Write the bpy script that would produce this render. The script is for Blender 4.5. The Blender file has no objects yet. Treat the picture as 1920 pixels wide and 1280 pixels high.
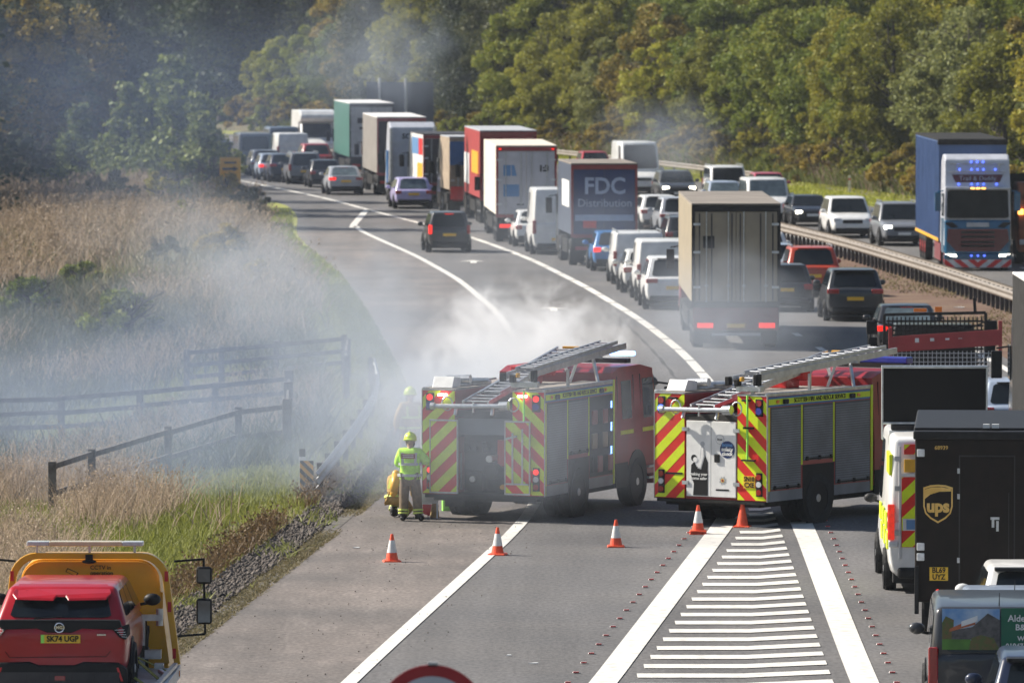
import bpy, bmesh, math, random
import numpy as np
from mathutils import Vector, Matrix
R = math.radians
random.seed(7); rng = np.random.default_rng(7)
SC = bpy.context.scene
COL = SC.collection

# ------------------------------------------------------------ camera, sky, sun, exposure
CAM_H = 10.0; FPX = 14000.0; PITCH = math.atan(640 / FPX)
cd = bpy.data.cameras.new('camera'); cam = bpy.data.objects.new('camera', cd); COL.objects.link(cam)
cam.location = (0, 0, CAM_H); cam.rotation_euler = (R(90) - PITCH, 0, 0)
cd.sensor_width = 36; cd.lens = FPX / 1920 * 36; cd.clip_start = 1; cd.clip_end = 4000
cd.dof.use_dof = True; cd.dof.focus_distance = 119; cd.dof.aperture_fstop = 5.0
SC.camera = cam
SUN_AZ = R(-70); SUN_EL = R(37)
W = bpy.data.worlds.new('World'); SC.world = W; W.use_nodes = True
nt = W.node_tree; bg = nt.nodes['Background']
sky = nt.nodes.new('ShaderNodeTexSky'); sky.sky_type = 'NISHITA'; sky.sun_disc = False
sky.sun_elevation = SUN_EL; sky.sun_rotation = SUN_AZ % (2 * math.pi); sky.dust_density = 1.5
nt.links.new(sky.outputs[0], bg.inputs[0]); bg.inputs[1].default_value = 0.066
sd = bpy.data.lights.new('sun', 'SUN'); sd.energy = 5.0; sd.angle = R(0.53); sd.color = (1, .93, .82)
sun = bpy.data.objects.new('sun', sd); COL.objects.link(sun)
SV = Vector((math.sin(SUN_AZ) * math.cos(SUN_EL), math.cos(SUN_AZ) * math.cos(SUN_EL), math.sin(SUN_EL)))
sun.rotation_euler = SV.to_track_quat('Z', 'Y').to_euler(); sun.location = (0, 0, 60)
SC.view_settings.view_transform = 'Standard'; SC.view_settings.look = 'None'
SC.view_settings.exposure = 0.78; SC.view_settings.gamma = 1
SC.render.engine = 'CYCLES'
cy = SC.cycles
cy.max_bounces = 6; cy.diffuse_bounces = 2; cy.glossy_bounces = 3; cy.transmission_bounces = 3
cy.volume_bounces = 1; cy.transparent_max_bounces = 12; cy.use_denoising = True
cy.volume_step_rate = 3.0; cy.volume_max_steps = 128
cy.sample_clamp_indirect = 4; cy.caustics_reflective = False; cy.caustics_refractive = False

_f = Vector((0, math.cos(PITCH), -math.sin(PITCH))); _u = Vector((0, math.sin(PITCH), math.cos(PITCH)))
def G(px, py, h=0.0):            # photo pixel -> point of the horizontal plane at height h
    d = _f * FPX + Vector((px - 960, 0, 0)) + _u * (640 - py)
    t = (h - CAM_H) / d.z
    return Vector((d.x * t, d.y * t, h))

# ------------------------------------------------------------ materials
M = {}
def mat(name, col, rough=.6, metal=0, var=.12, scale=6, coat=0, emit=None, es=0, spec=.5, bump=0, bscale=40, col2=None, detail=4, lo=.35, hi=.65):
    if name in M: return M[name]
    m = bpy.data.materials.new(name); m.use_nodes = True; n = m.node_tree.nodes; l = m.node_tree.links
    p = n['Principled BSDF']
    p.inputs['Roughness'].default_value = rough; p.inputs['Metallic'].default_value = metal
    p.inputs['Specular IOR Level'].default_value = spec
    p.inputs['Coat Weight'].default_value = coat; p.inputs['Coat Roughness'].default_value = .06
    c1 = col
    tc = n.new('ShaderNodeTexCoord'); nz = n.new('ShaderNodeTexNoise'); nz.inputs['Scale'].default_value = scale
    nz.inputs['Detail'].default_value = detail
    l.new(tc.outputs['Object'], nz.inputs['Vector'])
    mr = n.new('ShaderNodeMapRange'); mr.inputs[1].default_value = lo; mr.inputs[2].default_value = hi
    l.new(nz.outputs[0], mr.inputs[0])
    mx = n.new('ShaderNodeMix'); mx.data_type = 'RGBA'
    a = tuple(x * (1 - var) for x in c1) + (1,)
    b = (tuple(min(1, x * (1 + var)) for x in c1) if col2 is None else tuple(col2)) + (1,)
    if col2 is not None: a = tuple(c1) + (1,)
    mx.inputs[6].default_value = a; mx.inputs[7].default_value = b
    l.new(mr.outputs[0], mx.inputs[0]); l.new(mx.outputs[2], p.inputs['Base Color'])
    if emit:
        p.inputs['Emission Color'].default_value = tuple(emit) + (1,); p.inputs['Emission Strength'].default_value = es
    if bump:
        nb = n.new('ShaderNodeTexNoise'); nb.inputs['Scale'].default_value = bscale; nb.inputs['Detail'].default_value = 3
        l.new(tc.outputs['Object'], nb.inputs['Vector'])
        bp = n.new('ShaderNodeBump'); bp.inputs['Strength'].default_value = bump; bp.inputs['Distance'].default_value = .03
        l.new(nb.outputs[0], bp.inputs['Height']); l.new(bp.outputs[0], p.inputs['Normal'])
    M[name] = m
    return m
def paint(name, col, rough=.28, metal=.0): return mat('paint_' + name, col, rough, metal, .10, 2.5, coat=.45, spec=.4)
mat('glass', (.012, .016, .019), .05, 0, .2, 3, spec=.4)
mat('glass_dark', (.012, .015, .017), .12, 0, .3, 3, spec=.12)
mat('glass_pale', (.09, .12, .13), .05, 0, .3, 3, spec=.9, coat=.6)
mat('black_trim', (.012, .012, .013), .55, 0, .3, 8, spec=.3)
mat('rubber', (.016, .016, .017), .85, 0, .3, 12)
mat('rim', (.42, .43, .45), .35, .8, .15, 8)
mat('steel', (.52, .54, .56), .38, .85, .15, 9)
mat('aluminium', (.55, .57, .6), .42, .7, .12, 6)
mat('chrome', (.75, .76, .78), .12, 1, .05, 5)
mat('chassis', (.02, .019, .018), .85, 0, .4, 5, spec=.2)
mat('lamp_red', (.32, .012, .01), .2, 0, .1, 20, coat=.8)
mat('lamp_red_lit', (.6, .01, .008), .4, 0, .05, 20, spec=.2, emit=(1, .025, .012), es=.8)
mat('lamp_white', (.62, .64, .66), .15, 0, .1, 20, coat=.8)
mat('lamp_head_lit', (.9, .88, .8), .3, 0, .05, 20, emit=(1, .93, .75), es=5)
mat('lamp_orange', (.75, .2, .02), .25, 0, .1, 20, coat=.6)
mat('lamp_orange_lit', (.9, .35, .04), .3, 0, .05, 20, emit=(1, .42, .08), es=3)
mat('lamp_blue', (.015, .03, .3), .25, 0, .1, 20, coat=.8)
mat('lamp_blue_lit', (.1, .2, .9), .3, 0, .05, 20, emit=(.08, .15, 1), es=1.6)
mat('lamp_bluewhite_lit', (.4, .6, .9), .3, 0, .05, 20, emit=(.22, .45, 1), es=2.6)
mat('lamp_red_soft', (.5, .02, .015), .3, 0, .35, 9, emit=(1, .05, .02), es=.3)
mat('plate_yellow', (.82, .5, .03), .5, 0, .06, 20)
mat('plate_white', (.75, .76, .74), .5, 0, .06, 20)
mat('ink', (.009, .009, .010), .6, 0, .1, 20, spec=.25)
mat('white', (.78, .78, .76), .45, 0, .06, 5)
mat('dirty_white', (.62, .61, .6), .55, 0, .12, 4)
mat('fluo_yellow', (.66, .80, .01), .45, 0, .06, 6)
mat('fluo_red', (.66, .018, .01), .45, 0, .08, 6)
mat('signal_red', (.62, .02, .02), .4, 0, .08, 6)
mat('dark_red', (.22, .012, .02), .35, 0, .12, 4, coat=.5)
mat('fire_red', (.27, .007, .012), .4, 0, .15, 3, coat=.2)

# ------------------------------------------------------------ mesh building
class MB:
    def __init__(s): s.v = []; s.f = []; s.m = []
    def add(s, vs, fs, m=0):
        o = len(s.v); s.v += [tuple(v) for v in vs]; s.f += [tuple(i + o for i in f) for f in fs]; s.m += [m] * len(fs); return s
    def box(s, x0, x1, y0, y1, z0, z1, m=0):
        vs = [(x, y, z) for z in (z0, z1) for y in (y0, y1) for x in (x0, x1)]
        return s.add(vs, [(0, 2, 3, 1), (4, 5, 7, 6), (0, 1, 5, 4), (2, 6, 7, 3), (0, 4, 6, 2), (1, 3, 7, 5)], m)
    def frust(s, b, t, m=0):         # b, t: (x0,x1,y0,y1,z)
        vs = [(b[0], b[2], b[4]), (b[1], b[2], b[4]), (b[0], b[3], b[4]), (b[1], b[3], b[4]), (t[0], t[2], t[4]), (t[1], t[2], t[4]), (t[0], t[3], t[4]), (t[1], t[3], t[4])]
        return s.add(vs, [(0, 2, 3, 1), (4, 5, 7, 6), (0, 1, 5, 4), (2, 6, 7, 3), (0, 4, 6, 2), (1, 3, 7, 5)], m)
    def poly(s, pts, m=0): return s.add(pts, [tuple(range(len(pts)))], m)
    def slab(s, pts, d, m=0):        # polygon given thickness along vector d
        n = len(pts); d = Vector(d); a = [Vector(p) for p in pts]; b = [p + d for p in a]
        fs = [tuple(range(n))[::-1], tuple(range(n, 2 * n))] + [(i, (i + 1) % n, n + (i + 1) % n, n + i) for i in range(n)]
        return s.add(a + b, fs, m)
    def cyl(s, p0, p1, r0, r1=None, n=12, m=0, caps=True):
        r1 = r0 if r1 is None else r1; p0 = Vector(p0); p1 = Vector(p1); d = (p1 - p0).normalized()
        a = d.orthogonal().normalized(); b = d.cross(a); vs = []
        for p, r in ((p0, r0), (p1, r1)):
            for i in range(n):
                t = 2 * math.pi * i / n; vs.append(p + a * (r * math.cos(t)) + b * (r * math.sin(t)))
        fs = [(i, (i + 1) % n, n + (i + 1) % n, n + i) for i in range(n)]
        if caps: fs += [tuple(range(n))[::-1], tuple(range(n, 2 * n))]
        return s.add(vs, fs, m)
    def bar(s, p0, p1, w, h, m=0, up=(0, 0, 1)):
        p0 = Vector(p0); p1 = Vector(p1); d = (p1 - p0).normalized(); u = Vector(up)
        if abs(d.dot(u)) > .98: u = Vector((0, 1, 0))
        a = d.cross(u).normalized(); b = a.cross(d); vs = []
        for p in (p0, p1):
            for i, j in ((-1, -1), (1, -1), (1, 1), (-1, 1)): vs.append(p + a * (i * w / 2) + b * (j * h / 2))
        return s.add(vs, [(0, 1, 2, 3), (7, 6, 5, 4), (0, 4, 5, 1), (1, 5, 6, 2), (2, 6, 7, 3), (3, 7, 4, 0)], m)
    def ell(s, c, r, nu=12, nv=8, m=0, zmin=-1):
        vs = []; fs = []
        for j in range(nv + 1):
            t = math.pi * j / nv - math.pi / 2; zz = max(math.sin(t), zmin)
            for i in range(nu):
                p = 2 * math.pi * i / nu
                vs.append((c[0] + r[0] * math.cos(t) * math.cos(p), c[1] + r[1] * math.cos(t) * math.sin(p), c[2] + r[2] * zz))
        for j in range(nv):
            for i in range(nu): fs.append((j * nu + i, j * nu + (i + 1) % nu, (j + 1) * nu + (i + 1) % nu, (j + 1) * nu + i))
        return s.add(vs, fs, m)
    def loft(s, rings, m=0, closed=True, caps=True):
        n = len(rings[0]); vs = [p for r in rings for p in r]; fs = []
        for j in range(len(rings) - 1):
            for i in range(n if closed else n - 1):
                fs.append((j * n + i, j * n + (i + 1) % n, (j + 1) * n + (i + 1) % n, (j + 1) * n + i))
        if caps: fs += [tuple(range(n))[::-1], tuple(range((len(rings) - 1) * n, len(rings) * n))]
        return s.add(vs, fs, m)
    def rot(s, mtx, start=0):
        for i in range(start, len(s.v)): s.v[i] = tuple(mtx @ Vector(s.v[i]))
        return s
    def build(s, name, mats, parent=None, bevel=0, smooth=False, sub=0, seg=2):
        me = bpy.data.meshes.new(name); me.from_pydata(s.v, [], s.f)
        bm = bmesh.new(); bm.from_mesh(me); bmesh.ops.recalc_face_normals(bm, faces=bm.faces); bm.to_mesh(me); bm.free()
        if not isinstance(mats, (list, tuple)): mats = [mats]
        for q in mats: me.materials.append(M[q] if isinstance(q, str) else q)
        me.polygons.foreach_set('material_index', s.m)
        if smooth: me.polygons.foreach_set('use_smooth', [True] * len(s.f))
        o = bpy.data.objects.new(name, me); COL.objects.link(o)
        if parent is not None: o.parent = parent
        if bevel:
            b = o.modifiers.new('bevel', 'BEVEL'); b.width = bevel; b.segments = seg; b.limit_method = 'ANGLE'; b.angle_limit = R(35)
        if sub:
            b = o.modifiers.new('sub', 'SUBSURF'); b.levels = sub; b.render_levels = sub
        return o
def P(name, mats, parent, fn, **k):
    b = MB(); fn(b); return b.build(name, mats, parent, **k)
def tag(o, label=None, cat=None, group=None, kind=None):
    if label: o['label'] = label
    if cat: o['category'] = cat
    if group: o['group'] = group
    if kind: o['kind'] = kind
    return o
def empty(name, loc=(0, 0, 0), rz=0, label=None, cat=None, group=None):
    o = bpy.data.objects.new(name, None); COL.objects.link(o); o.location = loc; o.rotation_euler = (0, 0, rz); o.empty_display_size = .3
    return tag(o, label, cat, group)
def kids(o): return [c for c in bpy.data.objects if c.parent == o]
def copy_tree(o, parent=None):
    c = o.copy(); COL.objects.link(c); c.parent = parent
    for ch in kids(o): copy_tree(ch, c)
    return c
def np_mesh(name, V, F, mats, parent=None, mi=None, smooth=False):
    me = bpy.data.meshes.new(name); k = F.shape[1]
    me.vertices.add(len(V)); me.vertices.foreach_set('co', V.astype(np.float32).ravel())
    me.loops.add(F.size); me.loops.foreach_set('vertex_index', F.astype(np.int32).ravel())
    me.polygons.add(len(F)); me.polygons.foreach_set('loop_start', np.arange(0, F.size, k, dtype=np.int32))
    me.polygons.foreach_set('loop_total', np.full(len(F), k, dtype=np.int32))
    if mi is not None: me.polygons.foreach_set('material_index', mi.astype(np.int32))
    me.update(calc_edges=True)
    if not isinstance(mats, (list, tuple)): mats = [mats]
    for q in mats: me.materials.append(M[q] if isinstance(q, str) else q)
    if smooth: me.polygons.foreach_set('use_smooth', [True] * len(F))
    o = bpy.data.objects.new(name, me); COL.objects.link(o); o.parent = parent
    return o
_fc = {}
def text(s, size, mtx, material, parent, name='lettering', depth=.004, align='CENTER', sx=1.0, bold=.0):
    c = bpy.data.curves.new('t', 'FONT'); c.body = s; c.size = size; c.extrude = depth; c.align_x = align; c.align_y = 'CENTER'; c.offset = bold; c.resolution_u = 3
    o = bpy.data.objects.new('t', c); COL.objects.link(o)
    me = bpy.data.meshes.new_from_object(o.evaluated_get(bpy.context.evaluated_depsgraph_get()))
    bpy.data.objects.remove(o); bpy.data.curves.remove(c)
    me.transform(mtx @ Matrix.Diagonal((sx, 1, 1, 1))); me.name = name
    me.materials.clear(); me.materials.append(M[material])
    q = bpy.data.objects.new(name, me); COL.objects.link(q); q.parent = parent
    return q
def FM(x, y, z, face='rear'):     # frame for lettering on a face: rear faces -Y, front +Y, right +X, left -X
    e = {'rear': (R(90), 0, 0), 'front': (R(90), 0, R(180)), 'right': (R(90), 0, R(90)), 'left': (R(90), 0, R(-90))}[face]
    from mathutils import Euler
    return Matrix.Translation((x, y, z)) @ Euler(e).to_matrix().to_4x4()
def clip_stripes(u0, u1, v0, v1, period, slope, phase=0, duty=.5):
    """diagonal stripes (v - slope*u) clipped to a rectangle -> list of polygons"""
    out = []
    def cl(poly, f):
        r = []
        for i in range(len(poly)):
            a, b = poly[i], poly[(i + 1) % len(poly)]; fa, fb = f(a), f(b)
            if fa >= 0: r.append(a)
            if (fa < 0) != (fb < 0):
                t = fa / (fa - fb); r.append((a[0] + (b[0] - a[0]) * t, a[1] + (b[1] - a[1]) * t))
        return r
    rect = [(u0, v0), (u1, v0), (u1, v1), (u0, v1)]
    cs = [v - slope * u for u, v in rect]
    k = math.floor((min(cs) - phase) / period) - 1
    while phase + k * period < max(cs):
        a = phase + k * period; b = a + period * duty
        p = cl(cl(rect, lambda q: (q[1] - slope * q[0]) - a), lambda q: b - (q[1] - slope * q[0]))
        if len(p) > 2: out.append(p)
        k += 1
    return out
def chevrons(mb, u0, u1, v0, v1, y, period, slope, m0=0, m1=1, phase=0, t=.006):
    """panel facing -Y: base plate plus raised stripes, as one surface"""
    mb.box(u0, u1, y, y + .02, v0, v1, m0)
    for p in clip_stripes(u0 + .004, u1 - .004, v0 + .004, v1 - .004, period, slope, phase):
        mb.slab([(a, y - .003, b) for a, b in p], (0, .004, 0), m1)
# ------------------------------------------------------------ the setting: ground, roads, markings
ZM = np.array([-60, 109, 144, 170, 194, 212, 234, 260, 287, 311, 329, 356, 376, 412, 440, 475, 520, 600, 700, 900.])
XM = np.array([4.3, 5.16, 5.57, 5.5, 5.2, 4.85, 4.0, 2.6, .82, -1.33, -3.4, -6.87, -9.3, -14.8, -19.5, -26, -36, -58, -92, -175.])
ZL = np.array([-60, 100, 115, 142, 159, 171, 189, 237, 272, 300, 318, 345, 364, 409, 440, 475, 520, 600, 700, 900.])
XL = np.array([-10, -6.1, -5.1, -3.25, -2.3, -2.1, -2.6, -4.6, -6.3, -8.2, -9.3, -10.0, -11, -18, -22.8, -29.3, -39.5, -61.5, -95, -178.])
ZS = np.array([-60, 109, 145, 165, 190, 215, 240, 267, 292, 315, 329.])
XS = np.array([-14., -2.42, .41, .85, .75, .25, -.51, -1.9, -3.75, -5.84, -7.0])
def smooth_interp(z, Z, X):
    z = np.asarray(z, float); return (np.interp(z - 6, Z, X) + np.interp(z, Z, X) * 2 + np.interp(z + 6, Z, X)) / 4
def Mx(z): return smooth_interp(z, ZM, XM)
def Lx(z): return smooth_interp(z, ZL, XL)
def Sx(z): return smooth_interp(z, ZS, XS)

def ground_h(x, y):
    m = Mx(y); d = x - (m + 25.5)                      # right-hand bank beyond the far carriageway
    h = np.where(d > 3, .16 * (np.clip(d, 3, 14) - 3), 0) + np.where(d > 14, .38 * (np.clip(d, 14, 60) - 14), 0)
    l = Lx(y) - x                                      # left-hand field
    bump = .9 * np.exp(-(((x + 13) / 5.5) ** 2 + ((y - 292) / 42) ** 2))
    h = h + np.where(l > 1.5, -.05 * (np.clip(l, 1.5, 9) - 1.5), 0) * np.clip((240 - y) / 40, 0, 1) + np.where(l > 1, bump * np.clip((l - 1) / 3, 0, 1), 0)
    h = h + np.where((l > 12) & (y > 395), np.clip((l - 12) * .1, 0, 5) * np.clip((y - 395) / 40, 0, 1), 0)
    return h
mat('field', (.06, .065, .025), .9, 0, .2, .35, col2=(.16, .13, .065), bump=.5, bscale=3, detail=6)
xs = np.unique(np.concatenate([np.linspace(-700, -80, 14), np.linspace(-80, 110, 120), np.linspace(110, 700, 14)]))
ys = np.unique(np.concatenate([np.linspace(-60, 100, 10), np.linspace(100, 640, 180), np.linspace(640, 1800, 20)]))
X, Y = np.meshgrid(xs, ys); Z = ground_h(X, Y) - .03
Z = Z + np.where(Y > 640, np.clip((Y - 640) * .08, 0, 30), 0)
nx, ny = len(xs), len(ys); I = np.arange(nx * ny).reshape(ny, nx)
F = np.stack([I[:-1, :-1].ravel(), I[:-1, 1:].ravel(), I[1:, 1:].ravel(), I[1:, :-1].ravel()], 1)
o = np_mesh('ground', np.stack([X.ravel(), Y.ravel(), Z.ravel()], 1), F, 'field', smooth=True); tag(o, kind='structure')

def ribbon(name, fa, fb, z0, z1, h, material, step=3.0, kind='structure', n=2):
    zz = np.arange(z0, z1 + step / 2, step); a = fa(zz); b = fb(zz)
    V = np.zeros((len(zz) * n, 3))
    for i in range(n):
        t = i / (n - 1); V[i::n, 0] = a + (b - a) * t; V[i::n, 1] = zz; V[i::n, 2] = h
    F = np.array([[j * n + i, j * n + i + 1, (j + 1) * n + i + 1, (j + 1) * n + i] for j in range(len(zz) - 1) for i in range(n - 1)])
    o = np_mesh(name, V, F, material); tag(o, kind=kind); return o
def tarmac(name, c, c2, patch):
    m = mat(name, c, .82, 0, .1, .25, col2=c2, bump=.35, bscale=30, detail=5)
    n = m.node_tree.nodes; l = m.node_tree.links; p = n['Principled BSDF']
    mx0 = [q for q in n if q.type == 'MIX'][0]
    tc = [q for q in n if q.type == 'TEX_COORD'][0]
    def nz(vec_scale, lo, hi, a, b, prev, det=3):
        mp = n.new('ShaderNodeMapping'); mp.inputs['Scale'].default_value = vec_scale; l.new(tc.outputs['Object'], mp.inputs[0])
        q = n.new('ShaderNodeTexNoise'); q.inputs['Scale'].default_value = 1; q.inputs['Detail'].default_value = det; l.new(mp.outputs[0], q.inputs['Vector'])
        r = n.new('ShaderNodeMapRange'); r.inputs[1].default_value = lo; r.inputs[2].default_value = hi; r.inputs[3].default_value = a; r.inputs[4].default_value = b
        l.new(q.outputs[0], r.inputs[0])
        mm = n.new('ShaderNodeMix'); mm.data_type = 'RGBA'; mm.blend_type = 'MULTIPLY'; mm.inputs[0].default_value = 1
        l.new(prev, mm.inputs[6]); cc = n.new('ShaderNodeCombineColor')
        for i in range(3): l.new(r.outputs[0], cc.inputs[i])
        l.new(cc.outputs[0], mm.inputs[7]); return mm.outputs[2]
    s = mx0.outputs[2]
    s = nz((14, 5, 1), .3, .7, .72, 1.3, s, 5)        # chippings
    s = nz((.9, .035, 1), .35, .65, .86, 1.14, s)     # long wheel tracks
    s = nz((.15, .1, 1), .35, .65, .88, 1.12, s)
    s = nz((.9, .22, 1), .60, .74, 1.0, .84, s, 4)
    if patch: s = nz((2.5, .6, 1), .5, .75, 1.0, 1.3, s)
    l.new(s, p.inputs['Base Color']); return m
tarmac('asphalt', (.098, .096, .098), (.122, .116, .113), False)
tarmac('dusty_asphalt', (.112, .10, .093), (.17, .145, .13), True)
tarmac('old_asphalt', (.10, .096, .093), (.12, .112, .105), False)
mat('soil', (.10, .048, .032), .95, 0, .2, .7, col2=(.15, .095, .055), bump=.6, bscale=8)
mat('road_paint', (.70, .68, .63), .6, 0, .1, 5, col2=(.40, .385, .36), lo=.5, hi=.78, detail=10)
ribbon('road', Lx, lambda z: Mx(z) + 8.9, -60, 640, 0, 'asphalt')
ribbon('hard_shoulder', Lx, lambda z: Sx(z) - .1, -60, 325, .006, 'dusty_asphalt')
ribbon('central_reserve', lambda z: Mx(z) + 8.9, lambda z: Mx(z) + 13.3, -60, 640, .004, 'soil')
ribbon('opposite_carriageway', lambda z: Mx(z) + 13.3, lambda z: Mx(z) + 25, -60, 640, .0, 'old_asphalt')
mat('verge', (.22, .26, .03), .9, 0, .2, 1.2, col2=(.30, .29, .06), bump=.5, bscale=10)
ribbon('grass_verge', lambda z: Mx(z) + 25, lambda z: Mx(z) + 29.4, -60, 640, .012, 'verge')
mat('gravel_ground', (.11, .10, .09), .95, 0, .3, 3, bump=.6, bscale=12)
ribbon('gravel_bed', lambda z: Lx(z) - 1.05, lambda z: Lx(z) + .04, -60, 185, .012, 'gravel_ground')
ribbon('left_verge', lambda z: Lx(z) - 1.3, lambda z: Lx(z) + .1, 262, 420, .012, 'verge')

mk = .012
def wline(name, f, w, z0, z1, dash=None, step=3.0):
    if not dash:
        return ribbon(name, lambda z: f(z) - w / 2, lambda z: f(z) + w / 2, z0, z1, mk, 'road_paint', step)
    V = []; F = []; z = z0
    while z < z1:
        e = min(z + dash[0], z1); o = len(V)
        for q in (z, e): V += [(float(f(q)) - w / 2, q, mk), (float(f(q)) + w / 2, q, mk)]
        F.append((o, o + 1, o + 3, o + 2)); z += dash[0] + dash[1]
    o = np_mesh(name, np.array(V), np.array(F), 'road_paint'); tag(o, kind='structure'); return o
wline('slip_edge_line', Sx, .24, -60, 329)
zA = np.array([329, 332, 352, 356.]); xA = np.array([-7.0, -7.05, -6.95, -6.87])
wline('nose_line', lambda z: np.interp(z, zA, xA), .32, 328, 357, step=2)
wline('main_edge_line', lambda z: Mx(z), .28, 194, 640, (6.2, .4))
wline('near_edge_line', lambda z: Mx(z), .42, -60, 194)
def HL(z): return np.interp(z, [-60, 109, 143.6, 172, 194], [-14, 1.33, 4.15, 4.95, 5.0])
wline('hatch_edge_line', HL, .42, -60, 180)
wline('lane_line', lambda z: Mx(z) + 4.1, .2, 150, 640, (2, 7))
wline('right_edge_line', lambda z: Mx(z) + 8.35, .22, -60, 640)
wline('opposite_edge_line', lambda z: Mx(z) + 13.9, .2, 150, 640)
wline('opposite_lane_line', lambda z: Mx(z) + 17.7, .18, 150, 640, (3, 6))
wline('opposite_shoulder_line', lambda z: Mx(z) + 21.6, .22, 150, 640)
# transverse bars of the hatched nose: each slightly cranked
b = MB(); z = 104.0; k = 0
while z < 186:
    a = float(HL(z)) + .42; c = float(Mx(z)) - .45
    if c - a > .15:
        mid = a + (c - a) * .55; hw = .34
        pts = [(a, z - hw + .0, mk), (mid, z - hw + .0, mk), (c, z - hw + .62, mk), (c, z + hw + .62, mk), (mid, z + hw, mk), (a, z + hw, mk)]
        b.add(pts, [(0, 1, 4, 5), (1, 2, 3, 4)])
    z += 1.57; k += 1
tag(b.build('hatch_bars', 'road_paint'), kind='structure')
mat('seam', (.06, .058, .056), .7, 0, .3, 3)
ribbon('road_seam', lambda z: Sx(z) + 3.7 + .03 * np.sin(z), lambda z: Sx(z) + 3.78 + .03 * np.sin(z * 1.1), 100, 240, .005, 'seam', 1.5)
ribbon('road_seam', lambda z: Mx(z) + 4.22 + .02 * np.sin(z), lambda z: Mx(z) + 4.27 + .02 * np.sin(z), 100, 330, .005, 'seam', 1.5)
# arrows on the slip lane
def arrow(px, py, s=1.0):
    c = G(px, py); b = MB(); L = 4.0 * s
    P0 = [(-.12, -L / 2), (.12, -L / 2), (.12, L * .1), (.42, L * .12), (-.05, L * .5), (-.55, L * .12), (-.12, L * .1)]
    b.poly([(c.x + u, c.y + v, mk) for u, v in P0]); tag(b.build('lane_arrow', 'road_paint'), kind='structure')
arrow(888, 491, .8); arrow(1038, 580, .8)

# red road studs
st = MB().box(-.05, .05, -.06, .06, 0, .022); st0 = None
def stud(x, z, lab, grp):
    global st0
    if st0 is None:
        b = MB().frust((-.05, .05, -.05, .05, 0), (-.04, .04, -.03, .03, .018), 0); b.box(-.042, .042, -.052, -.035, .004, .022, 1)
        st0 = b.build('road_stud', ['white', 'signal_red']); o = st0
    else: o = st0.copy(); COL.objects.link(o)
    o.location = (x, z, .012); tag(o, lab, 'road stud', grp)
for i in range(25):
    z = 107.5 + i * 1.62
    stud(float(HL(z)) - .52, z, 'small red reflective road stud outside the left thick white line of the hatched nose', 'road studs left of the hatching')
    stud(float(Mx(z)) + .47, z, 'small red reflective road stud outside the right thick white line of the hatched nose', 'road studs right of the hatching')

# central double-sided safety barrier
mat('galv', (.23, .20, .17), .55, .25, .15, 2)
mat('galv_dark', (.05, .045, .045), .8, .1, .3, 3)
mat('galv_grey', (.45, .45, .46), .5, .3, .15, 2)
def wbeam(mb, pts, side, h0, m=0):
    prof = [(.0, 0), (.06, .05), (.06, .09), (.0, .14), (.0, .17), (.06, .22), (.06, .26), (.0, .31)]
    rings = []
    for i, p in enumerate(pts):
        a = pts[max(0, i - 1)]; c = pts[min(len(pts) - 1, i + 1)]; d = (Vector(c) - Vector(a)).normalized(); nrm = Vector((d.y, -d.x, 0)) * side
        rings.append([Vector(p) + nrm * u + Vector((0, 0, h0 + v)) for u, v in prof] + [Vector(p) + nrm * (u - .008) + Vector((0, 0, h0 + v)) for u, v in prof[::-1]])
    mb.loft(rings, m)
root = empty('safety_barrier', (0, 0, 0), 0, 'long double-sided steel crash barrier along the soil strip between the carriageways', 'crash barrier')
zz = np.arange(90, 470, 4.0)
for sd_ in (-1, 1):
    pts = [(float(Mx(q)) + 12.15 + .22 * sd_, q, 0) for q in zz]
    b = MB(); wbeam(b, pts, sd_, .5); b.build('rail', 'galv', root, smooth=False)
zs = np.concatenate([np.arange(228, 468, 1.25), np.arange(90.5, 227.5, 2.4)]); rest = MB()
for i, q in enumerate(zs):
    x = float(Mx(q)) + 12.15
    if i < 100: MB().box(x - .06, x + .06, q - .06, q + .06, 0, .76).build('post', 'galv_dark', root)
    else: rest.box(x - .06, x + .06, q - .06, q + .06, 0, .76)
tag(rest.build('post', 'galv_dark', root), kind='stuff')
# far verge barrier
root = empty('verge_barrier', (0, 0, 0), 0, 'pale steel crash barrier on the far verge, seen above the dark lettered lorry', 'crash barrier')
zz = np.arange(400, 470, 4.0); pts = [(float(Mx(q)) + 25.9, q, 0) for q in zz]; b = MB(); wbeam(b, pts, -1, .5); b.build('rail', 'galv', root)
for q in zz: MB().box(float(Mx(q)) + 25.96, float(Mx(q)) + 26.08, q - .05, q + .05, 0, .78).build('post', 'galv_dark', root)
# left barrier of the slip road
lb = [G(592, 955), G(622, 915), G(655, 868), G(682, 826), G(702, 788), G(708, 755), G(700, 722)]
pts = []
for i in range(len(lb) - 1):
    for t in (0, .5): pts.append(lb[i].lerp(lb[i + 1], t))
pts.append(lb[-1])
root = empty('roadside_barrier', (0, 0, 0), 0, 'short bent steel crash barrier on the grass verge beside the smoke', 'crash barrier')
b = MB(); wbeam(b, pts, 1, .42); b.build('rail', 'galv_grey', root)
for p in pts[1:]: MB().box(p.x - .14, p.x - .02, p.y - .06, p.y + .06, 0, .72).build('post', 'galv_dark', root)

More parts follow.
